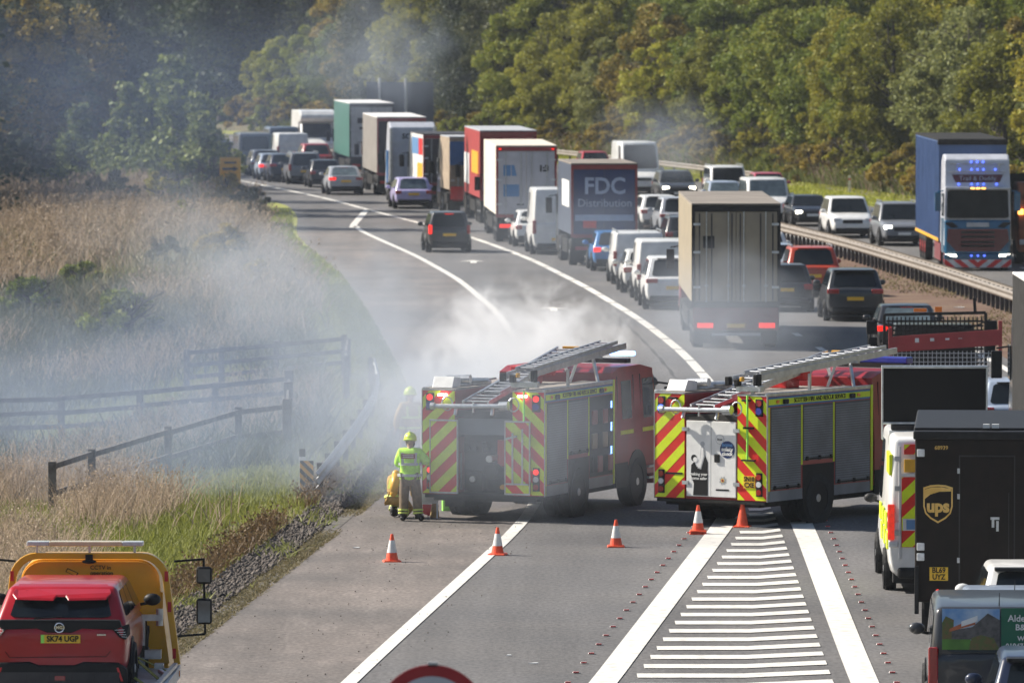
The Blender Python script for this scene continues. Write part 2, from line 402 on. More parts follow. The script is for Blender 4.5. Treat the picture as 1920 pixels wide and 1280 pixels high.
# hazard board and marker post at its end
p = G(575, 930); root = empty('hazard_board', p, 0, 'upright black and yellow striped hazard board at the near end of the verge barrier', 'hazard board')
b = MB(); mat('sign_yellow', (.75, .38, .02), .5, 0, .06, 9)
b.box(-.14, .14, -.02, .0, .03, .72, 0)
for q in clip_stripes(-.136, .136, .034, .716, .2, -1.0, .05): b.slab([(u, -.024, v) for u, v in q], (0, .005, 0), 1)
b.build('striped_face', ['ink', 'sign_yellow'], root)
P('post', 'galv_dark', root, lambda b: b.box(-.05, .05, .003, .08, 0, .6))
p = G(566, 925); root = empty('marker_post', p + Vector((0, .5, 0)), 0, 'slim white marker post with black top just behind the striped hazard board', 'marker post')
P('post', 'white', root, lambda b: b.box(-.06, .06, -.03, .03, 0, .72), bevel=.01)
P('cap', 'ink', root, lambda b: b.box(-.063, .063, -.033, .033, .722, .88), bevel=.01)
P('reflector', 'signal_red', root, lambda b: b.box(-.03, .03, -.04, -.034, .56, .64))

# timber fences in the field
mat('timber', (.14, .128, .12), .9, 0, .35, 4, bump=.4, bscale=20)
def hgt(p): return float(ground_h(np.array(p.x), np.array(p.y)))
def timber_fence(posts, label, rails=(1.05, .72, .40), ph=1.2, w=.16):
    root = empty('timber_fence', (posts[0].x, posts[0].y, 0), 0, label, 'fence'); o0 = posts[0]
    pp = [Vector((p.x - o0.x, p.y - o0.y, hgt(p))) for p in posts]
    for q in pp: MB().box(q.x - w / 2, q.x + w / 2, q.y - w / 2, q.y + w / 2, q.z - .2, q.z + ph).build('post', 'timber', root, bevel=.015)
    for h in rails:
        b = MB()
        for a, c in zip(pp, pp[1:]):
            j = random.uniform(-.02, .02); b.bar(a + Vector((0, -w / 2 - .03, h + j)), c + Vector((0, -w / 2 - .03, h + random.uniform(-.02, .02))), .05, .11)
        b.build('rail', 'timber', root)
timber_fence([G(x, y) for x, y in ((-60, 808), (-35, 806), (115, 803), (262, 798), (403, 792), (540, 785))], 'three-rail brown timber fence running in from the left edge of the field', ph=1.12)
timber_fence([G(x, y) for x, y in ((350, 722), (415, 719), (518, 714), (645, 708))], 'shorter timber fence standing behind the others, nearest the dry grass bank', ph=1.15)
timber_fence([G(x, y) for x, y in ((652, 716), (650, 728), (648, 742), (650, 752))], 'end-on stub of dark timber fence beside the bent crash barrier', ph=1.15)
timber_fence([G(x, y) for x, y in ((98, 946), (172, 922), (315, 880), (447, 845), (535, 840))], 'timber fence slanting down to the left in front of the three-rail fence', rails=(.98, .45), ph=1.1)
timber_fence([G(x, y) for x, y in ((538, 852), (540, 815), (542, 790))], 'end-on run of timber fence joining the slanting and the three-rail fences', ph=1.3, w=.2)

# ------------------------------------------------------------ vegetation
def leafmat(name, c1, c2, c3, trans=.35, rough=.6):
    m = bpy.data.materials.new(name); m.use_nodes = True; n = m.node_tree.nodes; l = m.node_tree.links; p = n['Principled BSDF']
    ge = n.new('ShaderNodeNewGeometry'); rp = n.new('ShaderNodeValToRGB'); oi = n.new('ShaderNodeObjectInfo')
    e = rp.color_ramp.elements; e[0].color = tuple(c1) + (1,); e[1].color = tuple(c3) + (1,); q = e.new(.5); q.color = tuple(c2) + (1,)
    ad = n.new('ShaderNodeMath'); ad.operation = 'MULTIPLY_ADD'; ad.inputs[1].default_value = .55
    mu = n.new('ShaderNodeMath'); mu.operation = 'MULTIPLY'; mu.inputs[1].default_value = .45
    l.new(oi.outputs['Random'], mu.inputs[0]); l.new(ge.outputs['Random Per Island'], ad.inputs[0]); l.new(mu.outputs[0], ad.inputs[2])
    l.new(ad.outputs[0], rp.inputs[0]); l.new(rp.outputs[0], p.inputs['Base Color']); p.inputs['Roughness'].default_value = rough
    p.inputs['Specular IOR Level'].default_value = .25
    tr = n.new('ShaderNodeBsdfTranslucent'); l.new(rp.outputs[0], tr.inputs[0]); ms = n.new('ShaderNodeMixShader'); ms.inputs[0].default_value = trans
    l.new(p.outputs[0], ms.inputs[1]); l.new(tr.outputs[0], ms.inputs[2]); l.new(ms.outputs[0], n['Material Output'].inputs[0])
    M[name] = m; return m
leafmat('leaf_olive', (.13, .14, .02), (.25, .25, .03), (.42, .34, .045))
leafmat('leaf_green', (.08, .12, .018), (.17, .21, .03), (.32, .31, .045))
leafmat('leaf_brown', (.14, .12, .025), (.27, .21, .04), (.42, .30, .055))
leafmat('leaf_grey', (.10, .12, .04), (.20, .22, .07), (.32, .31, .09))
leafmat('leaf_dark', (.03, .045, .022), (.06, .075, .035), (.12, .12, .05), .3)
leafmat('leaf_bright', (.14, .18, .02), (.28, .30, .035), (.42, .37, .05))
leafmat('needle_sunlit', (.09, .12, .03), (.17, .21, .05), (.30, .31, .09), .3)  # brighter than needle: sunlight on the young pines put into the colour
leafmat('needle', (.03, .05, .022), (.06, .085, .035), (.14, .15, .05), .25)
leafmat('grass_tan', (.17, .13, .09), (.34, .26, .185), (.50, .39, .29), .35)
leafmat('grass_green', (.09, .115, .03), (.18, .20, .055), (.28, .27, .10), .35)
leafmat('grass_verge_green', (.14, .16, .035), (.25, .27, .06), (.36, .34, .10), .35)
leafmat('grass_olive', (.08, .08, .035), (.16, .14, .07), (.27, .21, .12), .35)
leafmat('grass_dark', (.025, .035, .016), (.06, .075, .03), (.12, .11, .05), .3)
leafmat('grass_bright', (.16, .2, .02), (.30, .33, .04), (.42, .40, .08), .3)
leafmat('weed_red', (.08, .05, .025), (.17, .11, .055), (.26, .19, .08), .3)
mat('bark', (.06, .05, .042), .9, 0, .3, 6, bump=.5, bscale=15)
def quads(C, size, flat=0.0):
    n = len(C); a = rng.normal(size=(n, 3)); a[:, 2] *= (1 - flat); a /= np.linalg.norm(a, axis=1)[:, None]
    b = rng.normal(size=(n, 3)); b -= (b * a).sum(1)[:, None] * a; b /= np.linalg.norm(b, axis=1)[:, None]
    s = (size * rng.uniform(.6, 1.4, n))[:, None]; t = s * rng.uniform(.45, .8, n)[:, None]
    V = np.stack([C - a * s, C + b * t, C + a * s, C - b * t], 1).reshape(-1, 3)
    return V, np.arange(4 * n).reshape(n, 4)
def limb(mb, p, d, r, L, depth):
    q = p + d * L; mb.cyl(p, q, r, r * .6, 7, caps=False)
    if depth > 0:
        for _ in range(3):
            e = (d + Vector(rng.normal(size=3)) * .5 + Vector((0, 0, .15))).normalized(); limb(mb, q if random.random() < .6 else p.lerp(q, .7), e, r * .5, L * .7, depth - 1)
def tree_mesh(H, RC, material, nc=150, per=230, leaf=.125, low=-.02):
    root = bpy.data.objects.new('tree', None); COL.objects.link(root)
    tb = MB(); tb.loft([[Vector((r_ * math.cos(a) + ox, r_ * math.sin(a), z)) for a in np.linspace(0, 2 * math.pi, 9)[:-1]] for r_, z, ox in ((.32, -.5, 0), (.22, 1, .02), (.18, H * .4, .1), (.1, H * .7, .0), (.03, H * .92, .1))])
    for i in range(9):
        z = H * random.uniform(.25, .7); a = random.uniform(0, 6.28)
        limb(tb, Vector((0, 0, z)), Vector((math.cos(a), math.sin(a), .6)).normalized(), .08, RC * .45, 2)
    tb.build('trunk', 'bark', root, smooth=True)
    C = []; k = 0
    while k < nc:
        u = rng.uniform(-1, 1, 3); rr = np.linalg.norm(u)
        if rr > 1 or rr < .35: continue
        zc = H * (low + (1 - low) * .5); c = np.array([u[0] * RC, u[1] * RC, zc + u[2] * H * (1 - low) * .5])
        tp = 1 - .35 * max(0, u[2]); c[:2] *= tp
        s = rng.uniform(.35, 1.0) * RC * .27; n = int(per * rng.uniform(.5, 1.5))
        d = rng.normal(size=(n, 3)); d /= np.linalg.norm(d, axis=1)[:, None]; d *= (rng.uniform(.3, 1, n) ** .5)[:, None]
        C.append(c + d * s * np.array([1, 1, .75])); k += 1
    V, F = quads(np.concatenate(C), leaf, .3); np_mesh('crown', V, F, material, root)
    return root
def conifer_mesh(H, RC, material, leaf=.14, n_w=26, young=False):
    root = bpy.data.objects.new('conifer', None); COL.objects.link(root)
    tb = MB(); tb.cyl((0, 0, -.3), (0, 0, H * .97), .05 + H * .012, .015, 9, caps=False); C = []
    for i in range(n_w):
        t = i / n_w; z = H * (.06 + .92 * t); rl = RC * (1 - t) ** .8 + .15
        for k in range(7 if not young else 5):
            a = random.uniform(0, 6.28); L = rl * random.uniform(.6, 1.15); up = .35 if young else -.12
            e = Vector((math.cos(a) * L, math.sin(a) * L, z + L * up)); tb.cyl((0, 0, z), e, .03, .008, 5, caps=False)
            m = int(34 * max(L, .4)) if not young else int(60 * max(L, .3)); s = rng.uniform(.1, 1, m) ** .7
            w = .10 * L + .06
            c = np.stack([s * e.x, s * e.y, z + (e.z - z) * s - (0 if young else .12 * s * s * L)], 1) + rng.normal(size=(m, 3)) * np.array([w, w, w * (.35 if not young else .8)])
            C.append(c)
    tb.build('trunk', 'bark', root); V, F = quads(np.concatenate(C), leaf, .5); np_mesh('crown', V, F, material, root)
    return root
protos = {
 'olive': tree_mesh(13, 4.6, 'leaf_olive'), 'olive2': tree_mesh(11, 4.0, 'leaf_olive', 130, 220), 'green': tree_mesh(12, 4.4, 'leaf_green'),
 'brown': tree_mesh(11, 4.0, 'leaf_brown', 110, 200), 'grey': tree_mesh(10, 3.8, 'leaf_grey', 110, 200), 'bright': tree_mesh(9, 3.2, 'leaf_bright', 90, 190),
 'dark': tree_mesh(15, 5.2, 'leaf_dark', 170, 220), 'conifer': conifer_mesh(17, 4.2, 'needle'), 'pine': conifer_mesh(4.2, 1.3, 'needle_sunlit', .1, 14, True)}
for nm, L in (('shrub_g', 'leaf_green'), ('shrub_b', 'leaf_brown'), ('shrub_d', 'leaf_dark'), ('shrub_o', 'leaf_olive')):
    protos[nm] = tree_mesh(2.4, 1.7, L, 34, 130, .10, -.15)
used_p = set()
def plant(kind, x, y, s=1.0, name='tree', label='', cat='tree', group=None, sz=None):
    p = protos[kind]
    if kind in used_p: o = copy_tree(p)
    else: o = p; used_p.add(kind)
    o.name = name; o.location = (x, y, float(ground_h(np.array(x), np.array(y))) - .1); o.rotation_euler = (0, 0, random.uniform(0, 6.28)); o.scale = (s, s, s * (sz or 1))
    tag(o, label, cat, group); return o
DESC = {'olive': 'broad olive-green leafy tree', 'olive2': 'rounded olive-green tree', 'green': 'mid-green leafy tree', 'brown': 'tree with leaves turning brown', 'grey': 'pale grey-green leafy tree', 'bright': 'small sunlit yellow-green tree', 'dark': 'tall dark broadleaf tree'}
# right-hand wooded bank wrapping round the bend
i = 0
for row, (d0, sc) in enumerate(((34, .80), (41, .95), (50, 1.1), (62, 1.2))):
    z = 338 + row * 3.0
    while z < (660 if row < 3 else 600):
        zz_ = z + random.uniform(-2, 2); x = float(Mx(zz_)) + d0 + random.uniform(-1.8, 1.8); px = 960 + FPX * x / zz_
        if -200 < px < 2150:
            far = px < 1000
            kind = random.choice(['olive', 'olive2', 'green', 'green', 'grey', 'olive', 'brown', 'bright'] if not far else ['olive', 'green', 'grey', 'dark', 'green', 'brown'])
            if px < 640: kind = random.choice(['conifer', 'dark', 'green'])
            if 480 < px < 600 and row == 0: kind = 'bright'
            rw = ['front edge', 'second row', 'third row', 'top row'][row]
            if kind == 'conifer': lab = f'tall dark conifer in the {rw} of the bank at the bend'
            else: lab = f'{DESC[kind]} in the {rw} of the bank ' + ('at the bend' if far else 'on the right')
            plant(kind, x, zz_, sc * random.uniform(.8, 1.15), 'conifer' if kind == 'conifer' else 'tree', lab, 'tree', f'{kind} trees, {rw}, ' + ('bend' if far else 'right bank'))
        z += (6.5 if row < 2 else 8.5) * random.uniform(.85, 1.15); i += 1
# understorey shrubs at the foot of the bank
z = 335
while z < 620:
    for d0 in (30.4, 32.2):
        x = float(Mx(z)) + d0 + random.uniform(-.6, .6); kind = random.choice(['shrub_g', 'shrub_b', 'shrub_o', 'shrub_b'])
        plant(kind, x, z + random.uniform(-1, 1), random.uniform(.55, 1.0) * (1 if d0 > 30 else .5), 'shrub', {'shrub_g': 'green', 'shrub_b': 'reddish-brown', 'shrub_o': 'olive'}[kind] + ' shrub in the scrub along the foot of the wooded bank', 'shrub', kind[-1] + ' shrubs along the bank foot')
    z += 3.2 if z < 420 else 6
# left-hand dark wood
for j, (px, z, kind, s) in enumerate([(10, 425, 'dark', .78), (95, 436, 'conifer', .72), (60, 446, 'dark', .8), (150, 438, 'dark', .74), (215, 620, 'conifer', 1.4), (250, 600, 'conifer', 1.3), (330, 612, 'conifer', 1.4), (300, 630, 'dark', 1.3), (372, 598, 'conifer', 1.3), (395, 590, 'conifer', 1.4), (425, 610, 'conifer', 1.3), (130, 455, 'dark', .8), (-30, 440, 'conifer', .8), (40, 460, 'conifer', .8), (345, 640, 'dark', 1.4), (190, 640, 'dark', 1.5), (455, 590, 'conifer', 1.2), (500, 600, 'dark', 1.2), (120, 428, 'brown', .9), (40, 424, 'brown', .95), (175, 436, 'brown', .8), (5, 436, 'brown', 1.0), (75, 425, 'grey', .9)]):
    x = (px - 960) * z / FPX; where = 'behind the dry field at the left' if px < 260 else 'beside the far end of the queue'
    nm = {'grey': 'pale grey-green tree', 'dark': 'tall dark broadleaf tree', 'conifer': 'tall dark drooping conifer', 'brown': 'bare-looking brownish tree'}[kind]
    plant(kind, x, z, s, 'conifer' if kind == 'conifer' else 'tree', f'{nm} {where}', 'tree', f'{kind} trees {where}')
for x, z, s in ((-28.5, 333, 1.45), (-29, 353, 1.55), (-30, 362, 1.5), (-31, 377, 1.5)):
    plant('conifer', x, z, s, 'conifer', 'tall tree beyond the left edge that throws shade over the slip road', 'tree', 'trees shading the slip road')
for px, py, s, lab in ((240, 352, 1.4, 'young light-green pine left of centre in front of the dark wood'), (325, 354, 1.75, 'tallest young pine, spiky and light green, left of the yellow sign'), (375, 362, 1.3, 'young pine closest to the yellow sign'), (285, 350, 1.5, 'young pine between two taller ones at the field edge'), (150, 346, 1.1, 'small young pine in the haze at the wood edge')):
    p = G(px, py); plant('pine', p.x, p.y, s, 'young_pine', lab, 'pine')
for px, py, k, s, lab in ((205, 395, 'shrub_d', .85, 'round dark green bush alone in the dry field'), (70, 345, 'shrub_d', 1.2, 'wide dark bush at the left foot of the wood'), (330, 372, 'shrub_g', .9, 'green bush below the young pines'), (395, 368, 'shrub_d', .9, 'dark bush at the foot of the yellow sign'), (425, 392, 'shrub_b', .7, 'brown scrubby bush below the yellow sign'), (465, 402, 'shrub_d', .6, 'low dark bush on the lime-green verge by the slip road'), (480, 432, 'shrub_d', .55, 'low dark bush on the slip road verge, nearer one'), (110, 372, 'shrub_g', .7, 'green bush at the top of the dry grass'), (240, 640, 'shrub_g', .75, 'blurred green bush behind the three-rail fence'), (310, 525, 'shrub_d', .45, 'small dark bush on the dry grass bank'), (420, 520, 'shrub_b', .6, 'brown scrubby bush on the dark middle of the bank'), (350, 470, 'shrub_o', .5, 'olive bush on the bank above the brown one'), (480, 560, 'shrub_b', .5, 'low brown bush nearest the slip road on the bank'), (60, 600, 'shrub_g', .6, 'green bush at the left edge above the fence'), (150, 560, 'shrub_g', .45, 'little green bush in the pale grass at left'), (405, 350, 'shrub_g', 1.0, 'leafy green bush left of the yellow sign'), (300, 385, 'shrub_o', .7, 'olive bush at the top of the dry field, below the pines'), (250, 350, 'shrub_g', 1.1, 'large green bush beneath the young pines'), (20, 350, 'shrub_d', 1.3, 'dark bush at the far left wood edge')):
    p = G(px, py); plant(k, p.x, p.y, s, 'bush', lab, 'bush')

# grass: thin bent blades, one mesh per patch
def grass(name, n, area, h, w, material, dens=None, lean=.3, heads=0):
    C = area(n)
    if dens is not None: C = C[rng.uniform(size=len(C)) < dens(C[:, 0], C[:, 1])]
    n = len(C); z = ground_h(C[:, 0], C[:, 1]); base = np.stack([C[:, 0], C[:, 1], z - .02], 1)
    hh = (h * rng.uniform(.5, 1.25, n))[:, None]; a = rng.uniform(0, 6.28, n); d = np.stack([np.cos(a), np.sin(a), 0 * a], 1)
    ld = np.stack([rng.normal(size=n) * lean, rng.normal(size=n) * lean, np.ones(n)], 1); ww = w * rng.uniform(.6, 1.4, n)[:, None]
    mid = base + ld * hh * .55; top = base + ld * hh * np.array([1.5, 1.5, 1])
    wm = ww * (1.0 if not heads else .8)
    V = np.stack([base - d * ww * .5, base + d * ww * .5, mid + d * wm * .4, mid - d * wm * .4, top + d * ww * .12, top - d * ww * .12], 1).reshape(-1, 3)
    k = np.arange(n)[:, None] * 6; F = np.concatenate([k + np.array([0, 1, 2, 3]), k + np.array([3, 2, 4, 5])], 0)
    if heads:
        m = int(n * .5); idx = rng.choice(n, m, replace=False); hv, hf = quads(np.repeat(top[idx], 3, 0) + rng.normal(size=(m * 3, 3)) * np.array([.02, .02, .05]), heads)
        F = np.concatenate([F, hf + len(V)]); V = np.concatenate([V, hv])
    o = np_mesh(name, V, F, material); tag(o, kind='stuff'); return o
def band(z0, z1, l0, l1):          # strip measured leftwards from the left edge of the tarmac
    def f(n):
        z = rng.uniform(z0, z1, n); return np.stack([Lx(z) - rng.uniform(l0, l1, n), z], 1)
    return f
def rband(z0, z1, l0, l1):
    def f(n):
        z = rng.uniform(z0, z1, n); return np.stack([Mx(z) + rng.uniform(l0, l1, n), z], 1)
    return f
def patch(fx, fy, lo, hi, ph=0):
    def f(x, y):
        v = .5 + .25 * np.sin(x * fx + 1.3 * np.sin(y * fy + ph)) + .25 * np.sin(y * fy * .7 + 2 * np.sin(x * fx * .6) + ph * 2); return np.clip((v - lo) / (hi - lo), 0, 1)
    return f
def both(*fs): return lambda x, y: np.prod([f(x, y) for f in fs], 0)
inv = lambda f: (lambda x, y: 1 - f(x, y))
pA = patch(.7, .09, .3, .6)
tag(grass('dry_grass', 90000, band(236, 425, 1.3, 30), .95, .055, 'grass_tan', both(patch(.55, .09, .2, .55), patch(1.9, .23, -.2, .7)), heads=.05), 'tall pale dry grass covering the left-hand field', 'grass')
tag(grass('olive_grass', 60000, band(225, 425, 1.3, 30), .7, .06, 'grass_olive', inv(pA)), 'olive-brown grass in patches of the left-hand field', 'grass')
tag(grass('dark_grass', 70000, band(160, 250, 2.0, 18), .55, .045, 'grass_dark', patch(.8, .12, .1, .5)), 'dark green rank grass around the timber fences', 'grass')
tag(grass('fence_grass', 42000, band(140, 246, 2.2, 18), .7, .03, 'grass_tan', patch(.6, .16, .55, .8, 1.0), heads=.022), 'dry seeding grass around the timber fences', 'grass')
tag(grass('meadow_grass', 120000, band(112, 262, .95, 10), .17, .026, 'grass_verge_green', patch(1.1, .3, -.2, .3)), 'short green grass beside the gravel strip', 'grass')
tag(grass('roadside_turf', 30000, band(150, 300, -.1, 1.6), .1, .03, 'grass_green', None), 'low green turf between the tarmac edge and the crash barrier', 'grass')
tag(grass('seed_grass', 26000, band(114, 156, 3.4, 10), .75, .018, 'grass_tan', patch(1.3, .4, .35, .75, 2.0), heads=.02), 'tall seeding grass at the lower left behind the recovery truck', 'grass')
tag(grass('seed_grass_green', 26000, band(112, 150, 2.2, 9), .26, .022, 'grass_verge_green', None), 'olive grass among the seed heads at the lower left', 'grass')
tag(grass('dock_weeds', 4200, band(112, 156, .95, 1.45), .3, .03, 'weed_red', patch(2.1, .35, .2, .6), heads=.03), 'reddish-brown dock weeds edging the gravel strip', 'weeds')
tag(grass('edge_grass', 22000, band(108, 156, -.15, .3), .06, .03, 'grass_olive', patch(1, .5, .2, .5), lean=.6), 'thin worn grass along the tarmac edge', 'grass')
tag(grass('gravel_weeds', 1600, band(112, 150, .1, 1.5), .2, .04, 'grass_green', patch(3, .9, .62, .8), lean=.6), 'scattered green weeds in the gravel', 'weeds')
tag(grass('verge_blades', 26000, rband(338, 520, 25.1, 29.3), .12, .08, 'grass_bright', None), 'bright mown grass on the verge below the wooded bank', 'grass')
tag(grass('left_verge_blades', 16000, band(255, 420, .1, 2.2), .2, .07, 'grass_bright', patch(1.1, .12, .35, .6)), 'lime-green grass tufts beside the far slip road', 'grass')
tag(grass('bank_weeds', 42000, rband(335, 560, 29.3, 33), .7, .07, 'grass_tan', patch(.8, .1, .25, .6), heads=.06), 'dry tan weeds below the wooded bank', 'weeds')
tag(grass('bank_weeds_green', 42000, rband(335, 560, 29.2, 36), .9, .09, 'grass_green', None), 'olive weeds below the wooded bank', 'weeds')
tag(grass('bank_dock', 9000, rband(335, 500, 29.6, 33), 1.1, .09, 'weed_red', patch(.9, .11, .55, .75, 4), heads=.07), 'rusty red dock weeds below the wooded bank', 'weeds')
tag(grass('reserve_weeds', 9000, rband(205, 330, 9.1, 13.1), .12, .05, 'grass_olive', patch(.9, .2, .3, .7), lean=.6), 'sparse low weeds on the soil of the central reservation', 'weeds')
# loose stones
n = 9000; z = rng.uniform(108, 160, n); x = Lx(z) - rng.uniform(.22, 1.0, n); s = rng.uniform(.018, .055, n) * rng.uniform(.5, 1.2, n)
base = np.array([[1, 0, 0], [-1, 0, 0], [0, 1, 0], [0, -1, 0], [0, 0, 1], [0, 0, -1.]]); fc = np.array([[4, 0, 2], [4, 2, 1], [4, 1, 3], [4, 3, 0], [5, 2, 0], [5, 1, 2], [5, 3, 1], [5, 0, 3]])
V = base[None] * s[:, None, None] * rng.uniform(.55, 1.2, (n, 6, 1)) + rng.normal(size=(n, 6, 3)) * s[:, None, None] * .18; V += np.stack([x, z, s * .4 + .01], 1)[:, None]
F = (fc[None] + np.arange(n)[:, None, None] * 6).reshape(-1, 3)
mat('stone', (.095, .08, .07), .9, 0, .5, 2.2, bump=.3, bscale=30)
tag(np_mesh('gravel_stones', V.reshape(-1, 3), F, 'stone'), 'loose grey stones in the drainage strip beside the hard shoulder', 'gravel', kind='stuff')
# grit and litter on the tarmac
n = 260; z = rng.uniform(108, 150, n); x = Lx(z) + rng.uniform(.1, 4, n) ** 1.0; s = rng.uniform(.006, .016, n)
V = base[None] * s[:, None, None] * rng.uniform(.5, 1.3, (n, 6, 1)) + np.stack([x, z, s * .4 + .008], 1)[:, None]
F = (fc[None] + np.arange(n)[:, None, None] * 6).reshape(-1, 3)
tag(np_mesh('road_grit', V.reshape(-1, 3), F, 'stone'), 'small loose grit scattered over the hard shoulder', 'grit', kind='stuff')
# ------------------------------------------------------------ vehicles: helpers
def dirv(h): return Vector((math.sin(R(h)), math.cos(R(h)), 0))
def road_heading(z): return math.degrees(math.atan2(float(Mx(z + 6) - Mx(z - 6)), 12))
def place(o, px, py, L=0, front=False, head=None, z0=0):
    p = G(px, py)
    if head is None: head = road_heading(p.y) * .72
    if front: o.location = p + dirv(head) * L + Vector((0, 0, z0)); o.rotation_euler = (0, 0, R(180 - head))
    else: o.location = p + Vector((0, 0, z0)); o.rotation_euler = (0, 0, R(-head))
    return o
def wheel(parent, x, y, r, w, rimr=None, rim='rim', detail=False, dual=False):
    s = 1 if x > 0 else -1; b = MB(); n = 20
    prof = [(r * .70, -w / 2), (r * .96, -w / 2), (r, -w * .36), (r, w * .36), (r * .96, w / 2), (r * .70, w / 2)]
    rings = [[(u, rr * math.cos(t), rr * math.sin(t)) for rr, u in prof] for t in np.linspace(0, 2 * math.pi, n + 1)[:-1]]
    vs = [p for q in rings for p in q]; k = len(prof)
    fs = [(i * k + j, i * k + (j + 1) % k, ((i + 1) % n) * k + (j + 1) % k, ((i + 1) % n) * k + j) for i in range(n) for j in range(k)]
    b.add(vs, fs)
    t = b.build('wheel', 'rubber', parent, smooth=False); t.location = (x, y, r)
    rr = rimr or r * .68; b = MB(); ox = s * (w / 2 - .04)
    b.cyl((ox - s * .1, 0, 0), (ox, 0, 0), rr, rr, 18); b.cyl((ox, 0, 0), (ox + s * .035, 0, 0), rr * .28, rr * .22, 10)
    for i in range(5 if not detail else 10):
        a = i * 2 * math.pi / (5 if not detail else 10); d = Vector((0, math.cos(a), math.sin(a)))
        b.bar(Vector((ox + s * .006, 0, 0)) + d * rr * .2, Vector((ox + s * .006, 0, 0)) + d * rr * .95, rr * (.26 if not detail else .12), .02, up=(1, 0, 0))
    b.build('rim', rim, t)
    return t
def window_on(mb, A, B, C, D, u0, u1, v0, v1, off=.012, r=.12, m=0):
    """rounded window pane laid on the quad A(bl) B(br) C(tr) D(tl)"""
    A, B, C, D = map(Vector, (A, B, C, D)); n = (B - A).cross(D - A).normalized()
    def pt(u, v): return (A * (1 - u) + B * u) * (1 - v) + (D * (1 - u) + C * u) * v
    du = r * (u1 - u0); dv = r * (v1 - v0)
    uv = [(u0 + du, v0), (u1 - du, v0), (u1 - du * .3, v0 + dv * .3), (u1, v0 + dv), (u1, v1 - dv), (u1 - du * .3, v1 - dv * .3), (u1 - du, v1), (u0 + du, v1), (u0 + du * .3, v1 - dv * .3), (u0, v1 - dv), (u0, v0 + dv), (u0 + du * .3, v0 + dv * .3)]
    mb.slab([pt(u, v) + n * off for u, v in uv], -n * .02, m)

CARS = dict(
 hatch=dict(L=4.1, W=1.76, H=1.48, belt=.93, hood=.90, ry=.14, rt=.62, wb=1.05, wt=1.75, boot=0),
 city=dict(L=3.7, W=1.66, H=1.52, belt=.95, hood=.92, ry=.08, rt=.38, wb=.85, wt=1.45, boot=0),
 suv=dict(L=4.5, W=1.88, H=1.70, belt=1.05, hood=1.04, ry=.16, rt=.66, wb=1.15, wt=1.85, boot=0),
 estate=dict(L=4.6, W=1.82, H=1.50, belt=.93, hood=.90, ry=.12, rt=.62, wb=1.2, wt=1.95, boot=0),
 saloon=dict(L=4.7, W=1.82, H=1.46, belt=.95, hood=.88, ry=.62, rt=1.35, wb=1.3, wt=2.05, boot=.62),
 mpv=dict(L=4.2, W=1.74, H=1.68, belt=1.0, hood=.96, ry=.06, rt=.26, wb=.8, wt=1.45, boot=0),
 smallvan=dict(L=4.4, W=1.83, H=1.86, belt=1.08, hood=1.05, ry=.04, rt=.14, wb=.8, wt=1.4, boot=0),
 van=dict(L=5.0, W=1.96, H=2.05, belt=1.15, hood=1.12, ry=.04, rt=.14, wb=.75, wt=1.4, boot=0),
 bigvan=dict(L=5.9, W=2.02, H=2.62, belt=1.25, hood=1.15, ry=.03, rt=.12, wb=.85, wt=1.7, boot=0))
